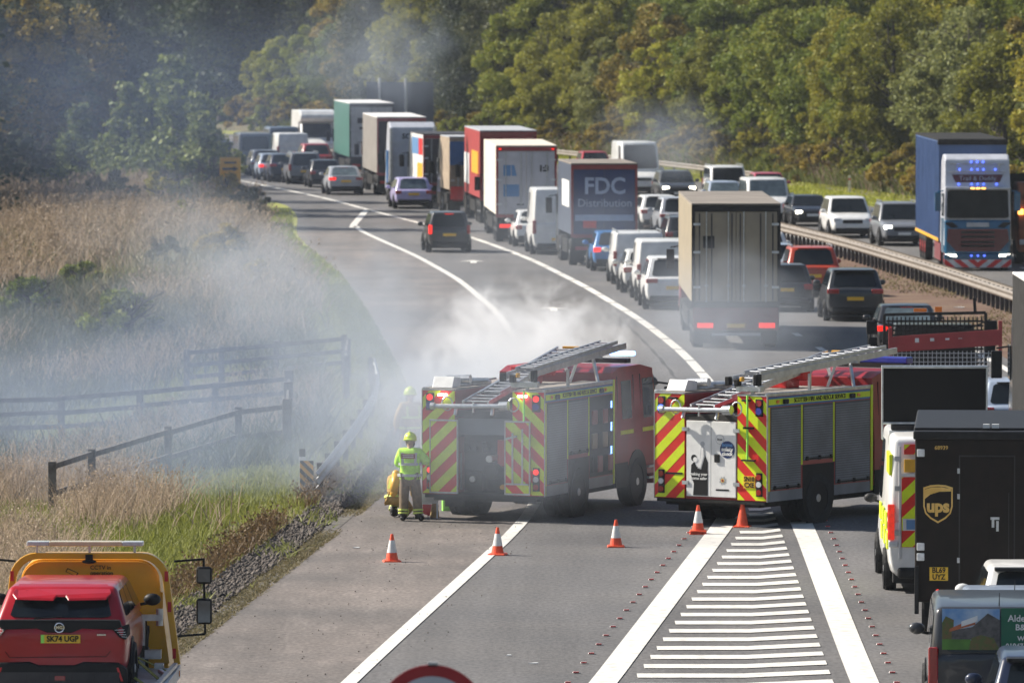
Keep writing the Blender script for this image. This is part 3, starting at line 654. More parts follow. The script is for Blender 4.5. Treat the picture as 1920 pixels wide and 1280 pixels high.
def car(kind, name, col, label, cat, px, py, front=False, head=None, lit=None, group=None, near=False, glass='glass', rough=.28, metal=0, panes=True, rails=False, lower='black_trim', z0=0, litside=(-1, 1), indicator=0, spoiler=False, off=(0, 0), plate=True, **kw):
    c = dict(CARS[kind]); c.update(kw); L, Wd, H, be, ho = c['L'], c['W'], c['H'], c['belt'], c['hood']; w = Wd / 2
    root = empty(name, label=label, cat=cat, group=group)
    place(root, px, py, L, front, head, z0); root.location.x += off[0]; root.location.y += off[1]
    pm = paint(col if isinstance(col, str) else str(col), PAL[col], rough, metal) if isinstance(col, str) else col
    vanlike = kind in ('smallvan', 'van', 'bigvan')
    # lower shell
    def ring(y, zb, zt, hw):
        pr = [(0, zb), (.80, zb), (.95, zb + .10), (1.0, zb + (zt - zb) * .45), (.985, zt - .16), (.93, zt - .03), (.80, zt + .0), (0, zt + .015)]
        return [(hw * u, y, v) for u, v in pr] + [(-hw * u, y, v) for u, v in pr[-2:0:-1]]
    bz = be + .02; hz = ho
    st = [(0.0, .36, bz - .16, w * .88), (.03, .32, bz - .07, w * .93), (.14, .26, bz - .01, w * .985), (.5, .2, bz, w), (L * .45, .2, bz - .02, w), (L - c['wb'] - .35, .2, bz - .02, w * .995), (L - c['wb'] * .75, .2, hz, w * .985), (L - .45, .22, hz - .08, w * .95), (L - .12, .27, hz - .17, w * .88), (L - .02, .33, hz - .3, w * .8), (L, .4, hz - .42, w * .72)]
    if vanlike: st[0:3] = [(0.0, .36, bz - .03, w * .97), (.02, .32, bz - .01, w * .985), (.1, .26, bz, w * .995)]
    b = MB(); b.loft([ring(*q) for q in st]); b.build('body', pm, root, smooth=True, sub=1)
    # cabin
    ins = .03 if vanlike else .15; zt = H - .02; zb = be - .10
    bt = (-w * .975, w * .975, c['ry'], L - c['wb'], zb); tp = (-(w - ins - .06), w - ins - .06, c['rt'], L - c['wt'], zt)
    b = MB(); b.frust(bt, tp); b.build('cabin', pm, root, bevel=.075 if not vanlike else .10, seg=3, smooth=True)
    b = MB(); b.ell((0, (tp[2] + tp[3]) / 2, zt - .02), (tp[1] * .86, (tp[3] - tp[2]) / 2 * .93, .045), 20, 6, zmin=-.2); b.build('roof', pm, root, smooth=True)
    lo = .17 if not vanlike else .12
    v0 = max(.16, (be - zb + .03) / (zt - zb)); A = [(bt[0], bt[2], zb), (bt[1], bt[2], zb), (tp[1], tp[2], zt), (tp[0], tp[2], zt)]
    if not (vanlike and not panes): P('rear_window', glass, root, lambda b: window_on(b, *A, .10, .90, v0, .88 if not vanlike else .84, r=.1))
    else: P('rear_door_seam', 'black_trim', root, lambda b: b.box(-.008, .008, c['ry'] - .006, c['ry'] + .05, .42, zb + .05))
    Fq = [(bt[1], bt[3], zb), (bt[0], bt[3], zb), (tp[0], tp[3], zt), (tp[1], tp[3], zt)]
    P('windscreen', 'glass_dark' if vanlike and glass == 'glass' else glass, root, lambda b: window_on(b, *Fq, .06, .94, v0 - .04, .9, r=.08))
    for s, q in ((1, [(bt[1], bt[2], zb), (bt[1], bt[3], zb), (tp[1], tp[3], zt), (tp[1], tp[2], zt)]), (-1, [(bt[0], bt[3], zb), (bt[0], bt[2], zb), (tp[0], tp[2], zt), (tp[0], tp[3], zt)])):
        spans = [(.09, .36), (.38, .62), (.64, .93)] if not vanlike else [(.70, .92)]
        if vanlike and panes: spans = [(.06, .34), (.37, .66), (.70, .92)]
        for a, e in spans:
            if s < 0: a, e = 1 - e, 1 - a
            P('side_window', glass, root, lambda b: window_on(b, *q, a, e, v0, .86, r=.12))
    # wheels and arches
    r = .33 if Wd < 1.84 else .36; ya, yb = L * .19, L * .80
    for x in (-(w - .11), w - .11):
        for y in (ya, yb): wheel(root, x + (.04 if x > 0 else -.04), y, r, .22)
    b = MB()
    for s in (-1, 1):
        for y in (ya, yb): b.cyl((s * (w - .06), y, r + .02), (s * (w + .004), y, r + .02), r + .05, n=18)
    b.box(-w * .9, w * .9, .25, L - .3, .17, .34); b.build('arch_lining', 'black_trim', root)
    # rear end
    zl = be - .06
    rl = 'lamp_red_lit' if lit == 'brake' else 'lamp_red'
    for s in (-1, 1):
        m_ = rl if (s in litside) else 'lamp_red'
        if vanlike: P('tail_light', m_, root, lambda b: b.box(*sorted((s * (w * .865), s * (w + .004))), -.012, .12, be - .42, be + .10), bevel=.02)
        elif kind in ('mpv', 'city'): P('tail_light', m_, root, lambda b: b.box(*sorted((s * (w * .80), s * (w * .965))), -.004, .16, be - .26, be + .10), bevel=.03)
        elif kind == 'estate' or kind == 'hatch': P('tail_light', m_, root, lambda b: b.box(*sorted((s * (w * .64), s * (w * .962))), .0, .22, zl - .16, zl + .02), bevel=.03)
        else: P('tail_light', m_, root, lambda b: b.box(*sorted((s * (w * .55), s * (w * .962))), .0, .24, zl - .13, zl + .02), bevel=.03)
    P('rear_bumper', lower, root, lambda b: b.box(-w * .84, w * .84, -.035, .2, .27, .46), bevel=.05)
    if plate:
        P('number_plate', 'plate_yellow', root, lambda b: b.box(-.26, .26, -.03, .02, .66, .77) if not vanlike else b.box(-.26, .26, -.03, .02, .56, .67))
    if not vanlike: P('rear_screen_trim', 'black_trim', root, lambda b: b.box(-w * .55, w * .55, c['rt'] - .10, c['rt'] + .04, zt - .055, zt - .03) if spoiler is False else b.box(-w * .7, w * .7, c['rt'] - .2, c['rt'] + .1, zt - .06, zt - .01), bevel=.01)
    if lit == 'brake': P('high_brake_light', 'lamp_red_lit', root, lambda b: b.box(-.17, .17, c['rt'] + (-.03 if not c['boot'] else -.08), c['rt'] + .03, zt - .1, zt - .06))
    if c['boot']: P('boot_lid', pm, root, lambda b: b.box(-w * .78, w * .78, .03, .55, be - .05, be + .045), bevel=.04)
    # front end
    P('grille', 'black_trim', root, lambda b: b.box(-w * .45, w * .45, L - .10, L + .012, ho - .42, ho - .26), bevel=.03)
    P('front_bumper', lower, root, lambda b: b.box(-w * .78, w * .78, L - .3, L + .03, .24, .44), bevel=.06)
    P('front_plate', 'plate_white', root, lambda b: b.box(-.26, .26, L + .01, L + .045, .46, .57))
    hl = 'lamp_head_lit' if lit == 'head' else 'lamp_white'
    for s in (-1, 1):
        P('headlight', hl, root, lambda b: b.box(*sorted((s * w * .52, s * w * .86)), L - .28, L - .035, ho - .34, ho - .19), bevel=.04)
        if indicator == s: P('indicator', 'lamp_orange_lit', root, lambda b: b.box(*sorted((s * w * .74, s * w * .9)), L - .25, L - .02, ho - .33, ho - .20), bevel=.03)
        P('mirror', pm, root, lambda b: (b.ell((s * (w + .12), L - c['wb'] - .42, be + .07), (.12, .07, .085), 10, 6), b.bar((s * (w - .04), L - c['wb'] - .4, be + .0), (s * (w + .1), L - c['wb'] - .42, be + .03), .04, .04)), smooth=True)
        if rails: P('roof_rail', 'steel', root, lambda b: (b.bar((s * tp[1] * .95, tp[2] + .15, zt + .06), (s * tp[1] * .95, tp[3] - .15, zt + .06), .035, .03), b.box(s * tp[1] * .95 - .02, s * tp[1] * .95 + .02, tp[2] + .2, tp[2] + .3, zt - .03, zt + .05), b.box(s * tp[1] * .95 - .02, s * tp[1] * .95 + .02, tp[3] - .3, tp[3] - .2, zt - .03, zt + .05)))
    if rails or near: P('aerial', 'black_trim', root, lambda b: b.cyl((0, tp[2] + .25, zt), (0, tp[2] + .1, zt + .18), .008, .004, 6))
    return root
PAL = dict(white=(.72, .72, .71), offwhite=(.62, .62, .6), silver=(.36, .38, .42), grey=(.17, .18, .2), dark=(.03, .034, .04), black=(.012, .013, .016), navy=(.015, .022, .05), red=(.36, .02, .025), maroon=(.2, .015, .03), orange_red=(.42, .05, .02), blue=(.02, .16, .42), pale_blue=(.3, .36, .46), beige_silver=(.3, .29, .27), lilac=(.42, .38, .62), graphite=(.035, .037, .042), slate=(.10, .13, .18), pink=(.4, .06, .09))
SP = dict(metal=.5)

# northbound queue, far end first
Q = 'vehicles queuing northbound'
car('hatch', 'car', 'dark', 'dark car with one red lamp, farthest left in the queue behind the bush', 'car', 405, 306, lit='brake')
car('estate', 'car', 'silver', 'silvery car half hidden behind the yellow sign', 'car', 428, 312)
car('bigvan', 'minibus', 'grey', 'grey high-roofed minibus with wide dark rear window, beside the yellow sign', 'minibus', 479, 326, H=2.35)
car('estate', 'car', 'grey', 'grey estate car right of the minibus, mostly hidden by the silver-blue one', 'car', 500, 331)
car('hatch', 'car', 'pale_blue', 'silver-blue hatchback with red left lamp in the far queue', 'car', 514, 338, lit='brake', litside=(-1,))
car('suv', 'car', 'navy', 'very dark blue car just left of the grey people carrier', 'car', 537, 342, H=1.55)
car('mpv', 'people_carrier', 'grey', 'grey people carrier with bluish rear glass in the far queue', 'people carrier', 573, 346, rails=True, W=1.9, H=1.72, L=4.7)
car('van', 'van', 'slate', 'blue-grey van roof behind the white van in the far queue', 'van', 533, 305, H=2.2)
car('van', 'van', 'white', 'white van with lavender-shaded back, far queue outer lane', 'van', 550, 314, H=2.05, panes=False)
car('suv', 'car', 'red', 'small bright red car left of the green lorry', 'car', 595, 325)
car('hatch', 'car', 'dark', 'dark hatchback between the grey people carrier and the silver saloon', 'car', 612, 352)
car('saloon', 'car', 'silver', 'silver saloon with red left brake light behind the brown lorry', 'car', 649, 366, lit='brake', litside=(-1,), glass='glass_pale', **SP)
car('estate', 'car', 'lilac', 'small estate car with lilac-tinted tailgate below the bare tractor cab', 'car', 776, 392, glass='glass_pale')
car('mpv', 'people_carrier', 'graphite', 'dark boxy people carrier alone in the slip lane, left lamp red', 'people carrier', 843, 474, lit='brake', litside=(-1,), head=-4.5, L=4.0, H=1.62, W=1.72)
car('hatch', 'car', 'white', 'white car half hidden by the white van left of the dark lettered lorry', 'car', 1006, 463)
car('bigvan', 'van', 'white', 'white panel van with red lamps tucked behind the dark lettered lorry', 'van', 1047, 478, panes=False, L=5.2)
car('hatch', 'car', 'blue', 'bright blue hatchback with a lit left brake light', 'car', 1156, 509, lit='brake', litside=(-1,))
car('smallvan', 'van', 'white', 'white small van with roof bars behind the blue hatchback', 'van', 1199, 534, rails=True, panes=False)
car('hatch', 'car', 'offwhite', 'white hatchback squeezed between two white vans', 'car', 1216, 550)
car('van', 'van', 'white', 'white panel van partly hidden by the beige container lorry', 'van', 1250, 566, panes=False, L=4.6)
car('suv', 'car', 'white', 'white sports utility car immediately left of the beige container lorry', 'car', 1264, 581, head=-2)
car('estate', 'car', 'white', 'white estate car with red lamps, far outer lane above the beige lorry', 'car', 1239, 431, W=1.78)
car('suv', 'car', 'silver', 'silver car with upright red lamps beyond the beige container lorry', 'car', 1278, 446)
car('estate', 'car', 'graphite', 'dark grey car with roof bars just above left of the beige lorry', 'car', 1290, 478, rails=True)
car('hatch', 'car', 'white', 'white car peeping out at the upper right of the beige lorry', 'car', 1437, 510)
car('estate', 'car', 'pale_blue', 'pale silver estate car right of the beige lorry, left of the red car', 'car', 1452, 538)
car('suv', 'car', 'orange_red', 'red sports utility car with silvery roof beside the central soil strip', 'car', 1526, 557, rails=True, W=1.86, H=1.68)
car('hatch', 'car', 'black', 'black hatchback partly hidden by the right side of the beige lorry', 'car', 1474, 585, W=1.8, H=1.52)
car('suv', 'car', 'dark', 'black crossover with yellow plate, right of the beige lorry', 'car', 1604, 603, spoiler=True, W=1.82, H=1.62, head=-1.2)
car('saloon', 'car', 'black', 'black saloon with brake lights lit, above the second fire engine', 'car', 1704, 672, lit='brake', glass='glass_pale', head=-.2)
car('hatch', 'car', 'pale_blue', 'silvery-blue hatchback with yellow plate behind the dark matrix sign', 'car', 1912, 838, head=.3)

# southbound, facing the camera
mh = car('bigvan', 'motorhome', 'white', 'white high-cab motorhome facing the camera at the far bend', 'motorhome', 599, 297, front=True, H=2.3, W=2.2)
P('overcab', M['paint_white'], mh, lambda b: b.loft([[(-1.15, y, z0), (1.15, y, z0), (1.12, y, z1), (-1.12, y, z1)] for y, z0, z1 in ((0, 1.0, 3.0), (3.6, 1.0, 3.05), (4.1, 2.25, 3.05), (5.0, 2.3, 2.95), (5.3, 2.45, 2.7))]), bevel=.08)
car('hatch', 'car', 'red', 'red car on the far carriageway above the dark lettered lorry', 'car', 1122, 334, front=True, indicator=1)
car('bigvan', 'van', 'white', 'tall white van facing the camera with dark windscreen', 'van', 1206, 366, front=True, H=2.72, panes=False)
car('suv', 'car', 'graphite', 'dark grey car facing the camera with both headlights on', 'car', 1274, 382, front=True, lit='head', H=1.6)
car('smallvan', 'van', 'white', 'white van with lamps and clutter on its roof, facing the camera', 'van', 1370, 383, front=True, rails=True)
car('hatch', 'car', 'pale_blue', 'silver-blue car with bright headlights just above the beige lorry roof', 'car', 1366, 400, front=True, lit='head', glass='glass_pale')
car('hatch', 'car', 'pink', 'dusky red car behind the white van-fronted pickup', 'car', 1448, 381, front=True)
car('van', 'pickup', 'white', 'white van-fronted pickup with black bumper and one orange lamp', 'pickup', 1445, 417, front=True, indicator=-1, H=1.98, L=4.4, glass='glass_pale')
car('hatch', 'car', 'black', 'low black car facing the camera with one headlight bright', 'car', 1524, 425, front=True, lit='head', H=1.36, W=1.72)
car('suv', 'car', 'white', 'white sports utility car facing the camera beside the crash barrier', 'car', 1599, 447, front=True, H=1.72, W=1.88)
car('suv', 'car', 'grey', 'grey off-road car facing the camera left of the blue curtain trailer', 'car', 1696, 462, front=True, lit='head', H=1.76, rails=True, W=1.9)

# lower right corner
car('hatch', 'car', 'white', 'white hatchback roof in front of the black delivery truck', 'car', 1945, 1252, near=True, spoiler=True, H=1.5, L=3.9, head=.6)
car('hatch', 'car', 'pale_blue', 'silver-blue car roof between the white hatchback and the grey van', 'car', 1908, 1312, near=True, H=1.5, L=4.0, head=.6)
v = car('van', 'van', 'graphite', 'dark grey van with pictures and green lettering in its rear window', 'van', 1874, 1386, near=True, L=4.6, H=1.81, W=1.92, head=2.4)
car('hatch', 'car', 'navy', 'dark blue-black car at the bottom right corner', 'car', 1978, 1452, near=True, H=1.5, head=2.4, spoiler=True)
# pictures on the van's rear glass
mat('pic_sky', (.12, .28, .55), .3, 0, .2, 3, col2=(.5, .6, .7)); mat('pic_green', (.08, .2, .02), .4, 0, .2, 5); mat('pic_roof', (.45, .12, .04), .4, 0, .2, 8)
mat('pic_stone', (.09, .08, .075), .4, 0, .4, 14); mat('pic_bush', (.16, .1, .03), .4, 0, .2, 18, col2=(.08, .12, .02)); mat('sign_green', (.0, .11, .05), .35, 0, .05, 5)
def onrear(pts, yoff, x0=-.78, z0=1.22, sy=.117):   # pane leans forward slightly
    return [(x0 + u, .04 + (z0 + w_ - 1.15) * .11 - .02 - yoff, z0 + w_) for u, w_ in pts]
b = MB()
for k, (m_, pts) in enumerate([(0, [(0, 0), (.78, 0), (.78, .55), (.0, .55)]), (1, [(0, 0), (.42, 0), (.38, .16), (0, .16)]), (4, [(.0, .14), (.15, .14), (.16, .40), (.05, .45), (0, .36)]), (3, [(.13, .14), (.50, .14), (.50, .32), (.13, .26)]), (2, [(.1, .24), (.45, .34), (.45, .39), (.42, .42), (.1, .28)]), (3, [(.40, .10), (.78, .0), (.78, .40), (.62, .49), (.38, .28)]), (5, [(.26, .31), (.48, .38), (.48, .46), (.26, .38)]), (4, [(.36, .0), (.78, .0), (.70, .16), (.52, .2), (.4, .16)])]):
    b.slab(onrear(pts, .014 + .002 * k), (0, .0015, 0), m_)
b.build('window_picture', ['pic_sky', 'pic_green', 'pic_roof', 'pic_stone', 'pic_bush', 'white'], v)
P('window_sign', 'sign_green', v, lambda b: b.slab(onrear([(.80, 0), (1.56, 0), (1.56, .56), (.80, .56)], .016), (0, .002, 0)))
for s, x, z, sz in (('Aldebaran', .89, .42, .125), ('B&B', .99, .30, .115), ('Whitby', 1.02, .15, .09), ('01947 22', .86, .05, .095)):
    text(s, sz, FM(-.78 + x, .04 + (1.22 + z - 1.15) * .11 - .042, 1.22 + z, 'rear'), 'white', v, align='LEFT', bold=.002)
tl = [k_ for k_ in kids(v) if k_.name.startswith('tail_light')]

# ------------------------------------------------------------ lorries
def axle(root, y, r=.50, w=.3, half=1.05, rim='rim', dual=False):
    for s in (-1, 1): wheel(root, s * half, y, r, w, rim=rim)
def cab(root, y0, col, H=3.7, W=2.45, L=2.1):
    """cab-over tractor, rear wall at y0, front at y0+L"""
    pm = paint(col, PAL[col]) if isinstance(col, str) else col; w = W / 2; e = y0 + L
    P('cab', pm, root, lambda b: b.loft([[(-w * k, y, z0), (w * k, y, z0), (w * k2, y, z1), (-w * k2, y, z1)] for y, z0, z1, k, k2 in ((y0, .9, H - .25, 1, .93), (y0 + .5, .9, H, 1, .93), (e - .7, .9, H, 1, .93), (e - .12, .55, H - .55, .99, .92), (e, .45, 1.5, .95, .95))]), bevel=.06)
    P('windscreen', 'glass', root, lambda b: window_on(b, (w * .97, e - .045, 1.72), (-w * .97, e - .045, 1.72), (-w * .93, e - .15, H - .75), (w * .93, e - .15, H - .75), .04, .96, .04, .96, .02, .06))
    for s in (-1, 1):
        P('side_window', 'glass', root, lambda b: b.box(*sorted((s * (w - .03), s * (w + .006))), e - 1.1, e - .35, 1.75, 2.5), bevel=.02)
        P('mirror', 'black_trim', root, lambda b: (b.box(*sorted((s * (w + .12), s * (w + .36))), e - .28, e - .16, 1.75, 2.35), b.bar((s * (w - .05), e - .25, 2.45), (s * (w + .25), e - .22, 2.4), .04, .04)), bevel=.03)
    for s in (-1, 1): P('headlight', 'lamp_white', root, lambda b: b.box(*sorted((s * w * .6, s * w * .92)), e - .1, e + .02, .75, .95), bevel=.03)
    P('step_panel', 'chassis', root, lambda b: b.box(-w * .96, w * .96, y0 + .2, e - .1, .35, .9))
def boxlorry(label, px, py, rear='dirty_white', side=None, roof=None, frame='dark_red', H=4.0, W=2.52, L=13.6, floor=1.15, head=None, name='articulated_lorry', cabcol='dark', lit=(), doors=True, plate=True, axles=None, tops=False, tail=0.0, bars=True):
    root = empty(name, label=label, cat='lorry'); place(root, px, py, head=head); w = W / 2; side = side or rear; roof = roof or rear
    P('box_body', side, root, lambda b: b.box(-w, w, .05, L, floor, H - .02), bevel=.02)
    P('roof', roof, root, lambda b: b.box(-w - .005, w + .005, .0, L + .01, H - .018, H + .035), bevel=.015)
    b = MB(); t = .09
    b.box(-w, -w + t, -.02, .055, floor - .1, H - .03); b.box(w - t, w, -.02, .055, floor - .1, H - .03)
    b.box(-w + t, w - t, -.018, .052, H - .2, H - .032); b.box(-w + t, w - t, -.018, .052, floor - .12, floor + .02); b.build('rear_frame', frame, root)
    for s in (-1, 1):
        P('rear_door', rear, root, lambda b: b.box(*sorted((s * .012, s * (w - t - .006))), .005, .048, floor + .03, H - .21), bevel=.006)
        if bars:
            b = MB()
            for xx in (.22, .85): b.cyl((s * xx, -.02, floor + .0), (s * xx, -.02, H - .2), .018, n=6); b.box(*sorted((s * xx - .05, s * xx + .05)), -.03, .003, floor + .45, floor + .5)
            for zz_ in (floor + .4, (floor + H) / 2, H - .6): b.box(*sorted((s * (w - t - .16), s * (w - t + .04))), -.03, -.004, zz_, zz_ + .07)
            b.build('lock_bars', 'steel', root)
        if tops: P('marker_light', 'lamp_red_lit', root, lambda b: b.box(*sorted((s * (w - .22), s * (w - .12))), -.045, -.021, H - .15, H - .09))
        P('tail_light', 'lamp_red_lit' if s in lit else 'lamp_red', root, lambda b: b.box(*sorted((s * (w - .62), s * (w - .16))), -.05, .02, .62, .76), bevel=.01)
        P('mud_flap', 'rubber', root, lambda b: b.box(*sorted((s * .72, s * 1.18)), .35, .37, .15, .7))
        P('side_guard', 'chassis', root, lambda b: b.box(*sorted((s * (w - .07), s * (w - .02))), L * .33, L * .72, .45, .95))
    P('underrun_bumper', 'chassis', root, lambda b: b.box(-w + .1, w - .1, .0, .12, .42, .58), bevel=.01)
    P('lamp_panel', 'chassis' if frame != 'frame_red' else 'dark_red', root, lambda b: b.box(-w + .04, w - .04, .03, .1, .56, floor - .125))
    P('chassis', 'chassis', root, lambda b: (b.box(-.5, -.35, .12, L - .5, .7, floor - .01), b.box(.35, .5, .12, L - .5, .7, floor - .01), b.box(-.9, .9, .13, L * .30, .72, floor - .01)))
    if plate: P('number_plate', 'plate_yellow', root, lambda b: b.box(-.26, .26, -.035, -.005, .62, .74) if True else 0)
    if axles is None: axles = [1.6, 2.9, 4.2] if L > 11 else [1.9]
    for y in axles: axle(root, y)
    axle(root, L - 1.2 if L > 11 else L - .2); axle(root, L + 1.9 if L > 11 else L + 1.55, half=1.0)
    cab(root, L + .35, cabcol, H=min(3.7, H - .15))
    return root
mat('trailer_green', (.03, .11, .09), .5, 0, .15, 1.5, col2=(.05, .16, .13)); mat('brown_side', (.22, .20, .18), .6, 0, .15, 2); mat('rear_dark', (.028, .024, .026), .6, 0, .3, 2)
mat('beige', (.33, .275, .19), .55, 0, .1, 1.5, col2=(.25, .215, .16)); mat('fdc_navy', (.02, .035, .11), .5, 0, .12, 2); mat('fdc_side', (.05, .065, .1), .5, 0, .15, 2)
mat('roof_tan', (.22, .19, .16), .7, 0, .2, .8); mat('roof_white', (.72, .7, .68), .6, 0, .1, 1); mat('roof_white_sunlit', (.68, .62, .52), .6, 0, .1, 1); mat('side_white_sunlit', (.66, .62, .55), .5, 0, .1, 1.3)  # white trailer's side and roof: warm sunlight put into the colour
mat('lorry_red', (.32, .035, .035), .5, 0, .12, 2); mat('blue_sheet', (.03, .12, .30), .5, 0, .12, 3); mat('text_grey', (.38, .42, .52), .5, 0, .1, 5); mat('pale_band', (.3, .36, .48), .5, 0, .1, 5)
mat('amber', (.72, .38, .03), .4, 0, .06, 5); mat('tan_sheet', (.32, .25, .18), .7, 0, .2, 3); mat('pale_grey', (.42, .43, .45), .5, 0, .1, 3); mat('sticker_blue', (.10, .22, .42), .5, 0, .05, 9)
t = boxlorry('green-sided lorry with white roof, farthest of the tall trailers', 697, 333, 'pale_grey', 'trailer_green', 'roof_white', 'galv_dark', H=4.17, head=-5)
P('stains', 'rear_dark', t, lambda b: (b.box(-.8, .9, -.004, .004, 3.05, 3.35), b.box(-.7, -.3, -.004, .003, 2.7, 2.85)))
boxlorry('brown-sided lorry with open dark back behind the green lorry', 753, 367, 'rear_dark', 'brown_side', 'roof_white', 'dark_red', H=4.0, head=-4.2, bars=False)
# bare tractor unit
mat('cab_white', (.50, .52, .58), .4, 0, .08, 3, coat=.4)
t = empty('tractor_unit', label='bare white tractor unit without trailer, maker name across its rear wall', cat='tractor unit'); place(t, 783, 379, head=-6)
cab(t, 2.6, M['cab_white'], H=3.9, W=2.45); P('chassis', 'chassis', t, lambda b: b.box(-.45, .45, 0, 5.0, .6, .95)); axle(t, 1.3); axle(t, 3.9)
P('fifth_wheel', 'chassis', t, lambda b: b.cyl((0, 1.3, .96), (0, 1.3, 1.12), .5, n=16)); P('side_stripe', M['paint_blue'], t, lambda b: b.box(-1.26, -1.2, 2.7, 3.4, .9, 2.5))
P('exhaust_stack', 'steel', t, lambda b: (b.cyl((-1.1, 2.45, 1), (-1.1, 2.45, 3.6), .08), b.cyl((1.1, 2.45, 1), (1.1, 2.45, 3.7), .08), b.bar((-1.1, 2.45, 2.9), (-.4, 2.45, 2.9), .05, .05), b.bar((-1.1, 2.45, 2.2), (-.2, 2.45, 2.2), .05, .05)))
text('SCANIA', .36, FM(.1, 2.59, 3.2), 'ink', t, bold=.01)
t = boxlorry('dark-backed lorry with red, white and yellow flashes on its near side', 842, 388, 'rear_dark', 'dirty_white', 'rear_dark', 'dark_red', H=3.5, L=7.0, head=-6, name='rigid_lorry', bars=True)
P('side_flash', ['signal_red', 'amber', 'sticker_blue'], t, lambda b: (b.box(-1.272, -1.262, .2, 2.2, 2.5, 3.3, 0), b.box(-1.272, -1.262, 2.3, 5.8, 2.5, 3.3, 2), b.box(-1.272, -1.262, .2, 3.0, 1.4, 2.1, 1)))
t = boxlorry('lorry with blue top and tan lower half, left of the red trailer', 893, 402, 'tan_sheet', 'tan_sheet', 'pale_grey', 'tan_sheet', H=3.6, L=4.5, head=-6, name='rigid_lorry', lit=(1,))
P('blue_top', 'blue_sheet', t, lambda b: b.box(-1.24, 1.24, -.06, -.022, 2.3, 3.4)); P('tail_board', 'signal_red', t, lambda b: b.box(-1.2, -.2, -.07, -.03, .7, 1.3))
t = boxlorry('tall maroon trailer with yellow side panel behind the white trailer', 953, 420, 'dark_red', 'lorry_red', 'pale_grey', 'dark_red', H=4.15, W=2.55, L=12, head=-3.6, bars=False)
P('side_panel', ['amber', 'white'], t, lambda b: (b.box(-1.3, -1.277, 1.0, 6.0, 2.2, 3.2, 0), b.box(-1.3, -1.277, 8.0, 11.8, 1.6, 3.0, 1)))
mat('door_white_shaded', (.42, .42, .46), .5, 0, .08, 2)  # white doors darkened towards lavender: rear shade put into the colour
t = boxlorry('white refrigerated trailer with red-edged doors and blue stickers', 987, 455, 'door_white_shaded', 'side_white_sunlit', 'roof_white_sunlit', 'dark_red', H=3.98, head=-2.3, lit=(-1,), tops=True)
P('sticker', ['sticker_blue', 'ink'], t, lambda b: (b.box(-.95, -.3, -.001, .0045, 1.9, 2.4, 0), b.box(-.95, -.65, -.001, .0045, 2.75, 3.2, 0), b.slab([(-.6, -.001, 2.75), (-.4, -.001, 2.75), (-.5, -.001, 3.2), (-.62, -.001, 3.2)], (0, .005, 0), 0), b.box(-.4, -.1, -.001, .0045, 1.55, 1.6, 1)))
text('1:3', .34, FM(.72, -.003, 3.05), 'ink', t, bold=.02)
# dark lettered curtain lorry
t = boxlorry('dark navy lorry with large pale lettering on its back doors', 1133, 500, 'fdc_navy', 'fdc_side', 'roof_tan', 'dark_red', H=3.85, W=2.5, L=7.4, floor=1.2, head=-3.4, name='rigid_lorry', bars=False, lit=())
text('FDC', .86, FM(.02, -.012, 3.0), 'text_grey', t, bold=.02, sx=.95); text('Distribution', .42, FM(.02, -.012, 2.38), 'text_grey', t)
P('pale_band', 'pale_band', t, lambda b: b.box(-1.1, 1.1, -.012, .003, 1.72, 1.95)); P('notice', 'signal_red', t, lambda b: b.box(-.8, -.3, -.022, -.013, 1.45, 1.72))
P('side_sheet', 'white', t, lambda b: b.box(-1.262, -1.252, 1.0, 5.0, 2.2, 3.2))
# beige container lorry
mat('frame_red', (.14, .02, .02), .6, 0, .2, 4)
t = boxlorry('beige container lorry with grey-banded doors, wreathed in smoke', 1380, 655, 'beige', 'beige', 'roof_tan', 'black_trim', H=4.15, W=2.55, floor=1.35, head=-.3, lit=(-1, 1), cabcol='maroon')
P('rear_chassis_panel', 'frame_red', t, lambda b: b.box(-1.22, 1.22, -.03, .028, .55, 1.2), bevel=.02)
P('step', 'pale_grey', t, lambda b: b.box(-.7, .7, -.16, .0, .40, .48)); P('stickers', 'ink', t, lambda b: b.box(-.95, -.62, -.001, .004, 2.9, 3.25))
P('door_bands', 'galv_dark', t, lambda b: [b.box(x - .02, x + .02, -.006, .004, 1.4, 3.9) for x in (-1.05, -.7, -.12, .12, .7, 1.05)])

# silver box truck at the right edge
t = boxlorry('silver-backed box truck cut off by the right edge', 2042, 904, 'aluminium', 'chassis', 'dirty_white', 'chassis', H=4.12, W=2.5, L=6.0, head=.5, name='rigid_lorry', bars=True)
P('red_flash', 'signal_red', t, lambda b: b.box(-.95, -.6, -.035, -.031, 3.5, 4.0))
# orange lorry at the right edge, far side
mat('rust_orange', (.32, .09, .03), .6, 0, .3, 3)
t = empty('tipper_lorry', label='rusty orange lorry cut off by the right edge beside the tall blue trailer', cat='lorry'); p = G(1968, 496); t.location = p + dirv(-3) * 7.5; t.rotation_euler = (0, 0, R(180 + 3))
cab(t, 5.4, M['rust_orange'], H=3.1, W=2.5); P('tipper_body', 'rust_orange', t, lambda b: b.box(-1.27, 1.27, 0, 5.2, 1.2, 3.2), bevel=.04); P('headboard', 'chassis', t, lambda b: b.box(-1.25, 1.25, 5.22, 5.35, 1.1, 3.4)); axle(t, 1.2); axle(t, 2.6); axle(t, 6.6)
P('indicator', 'lamp_orange_lit', t, lambda b: b.box(1.0, 1.2, 7.45, 7.54, 1.9, 2.1))

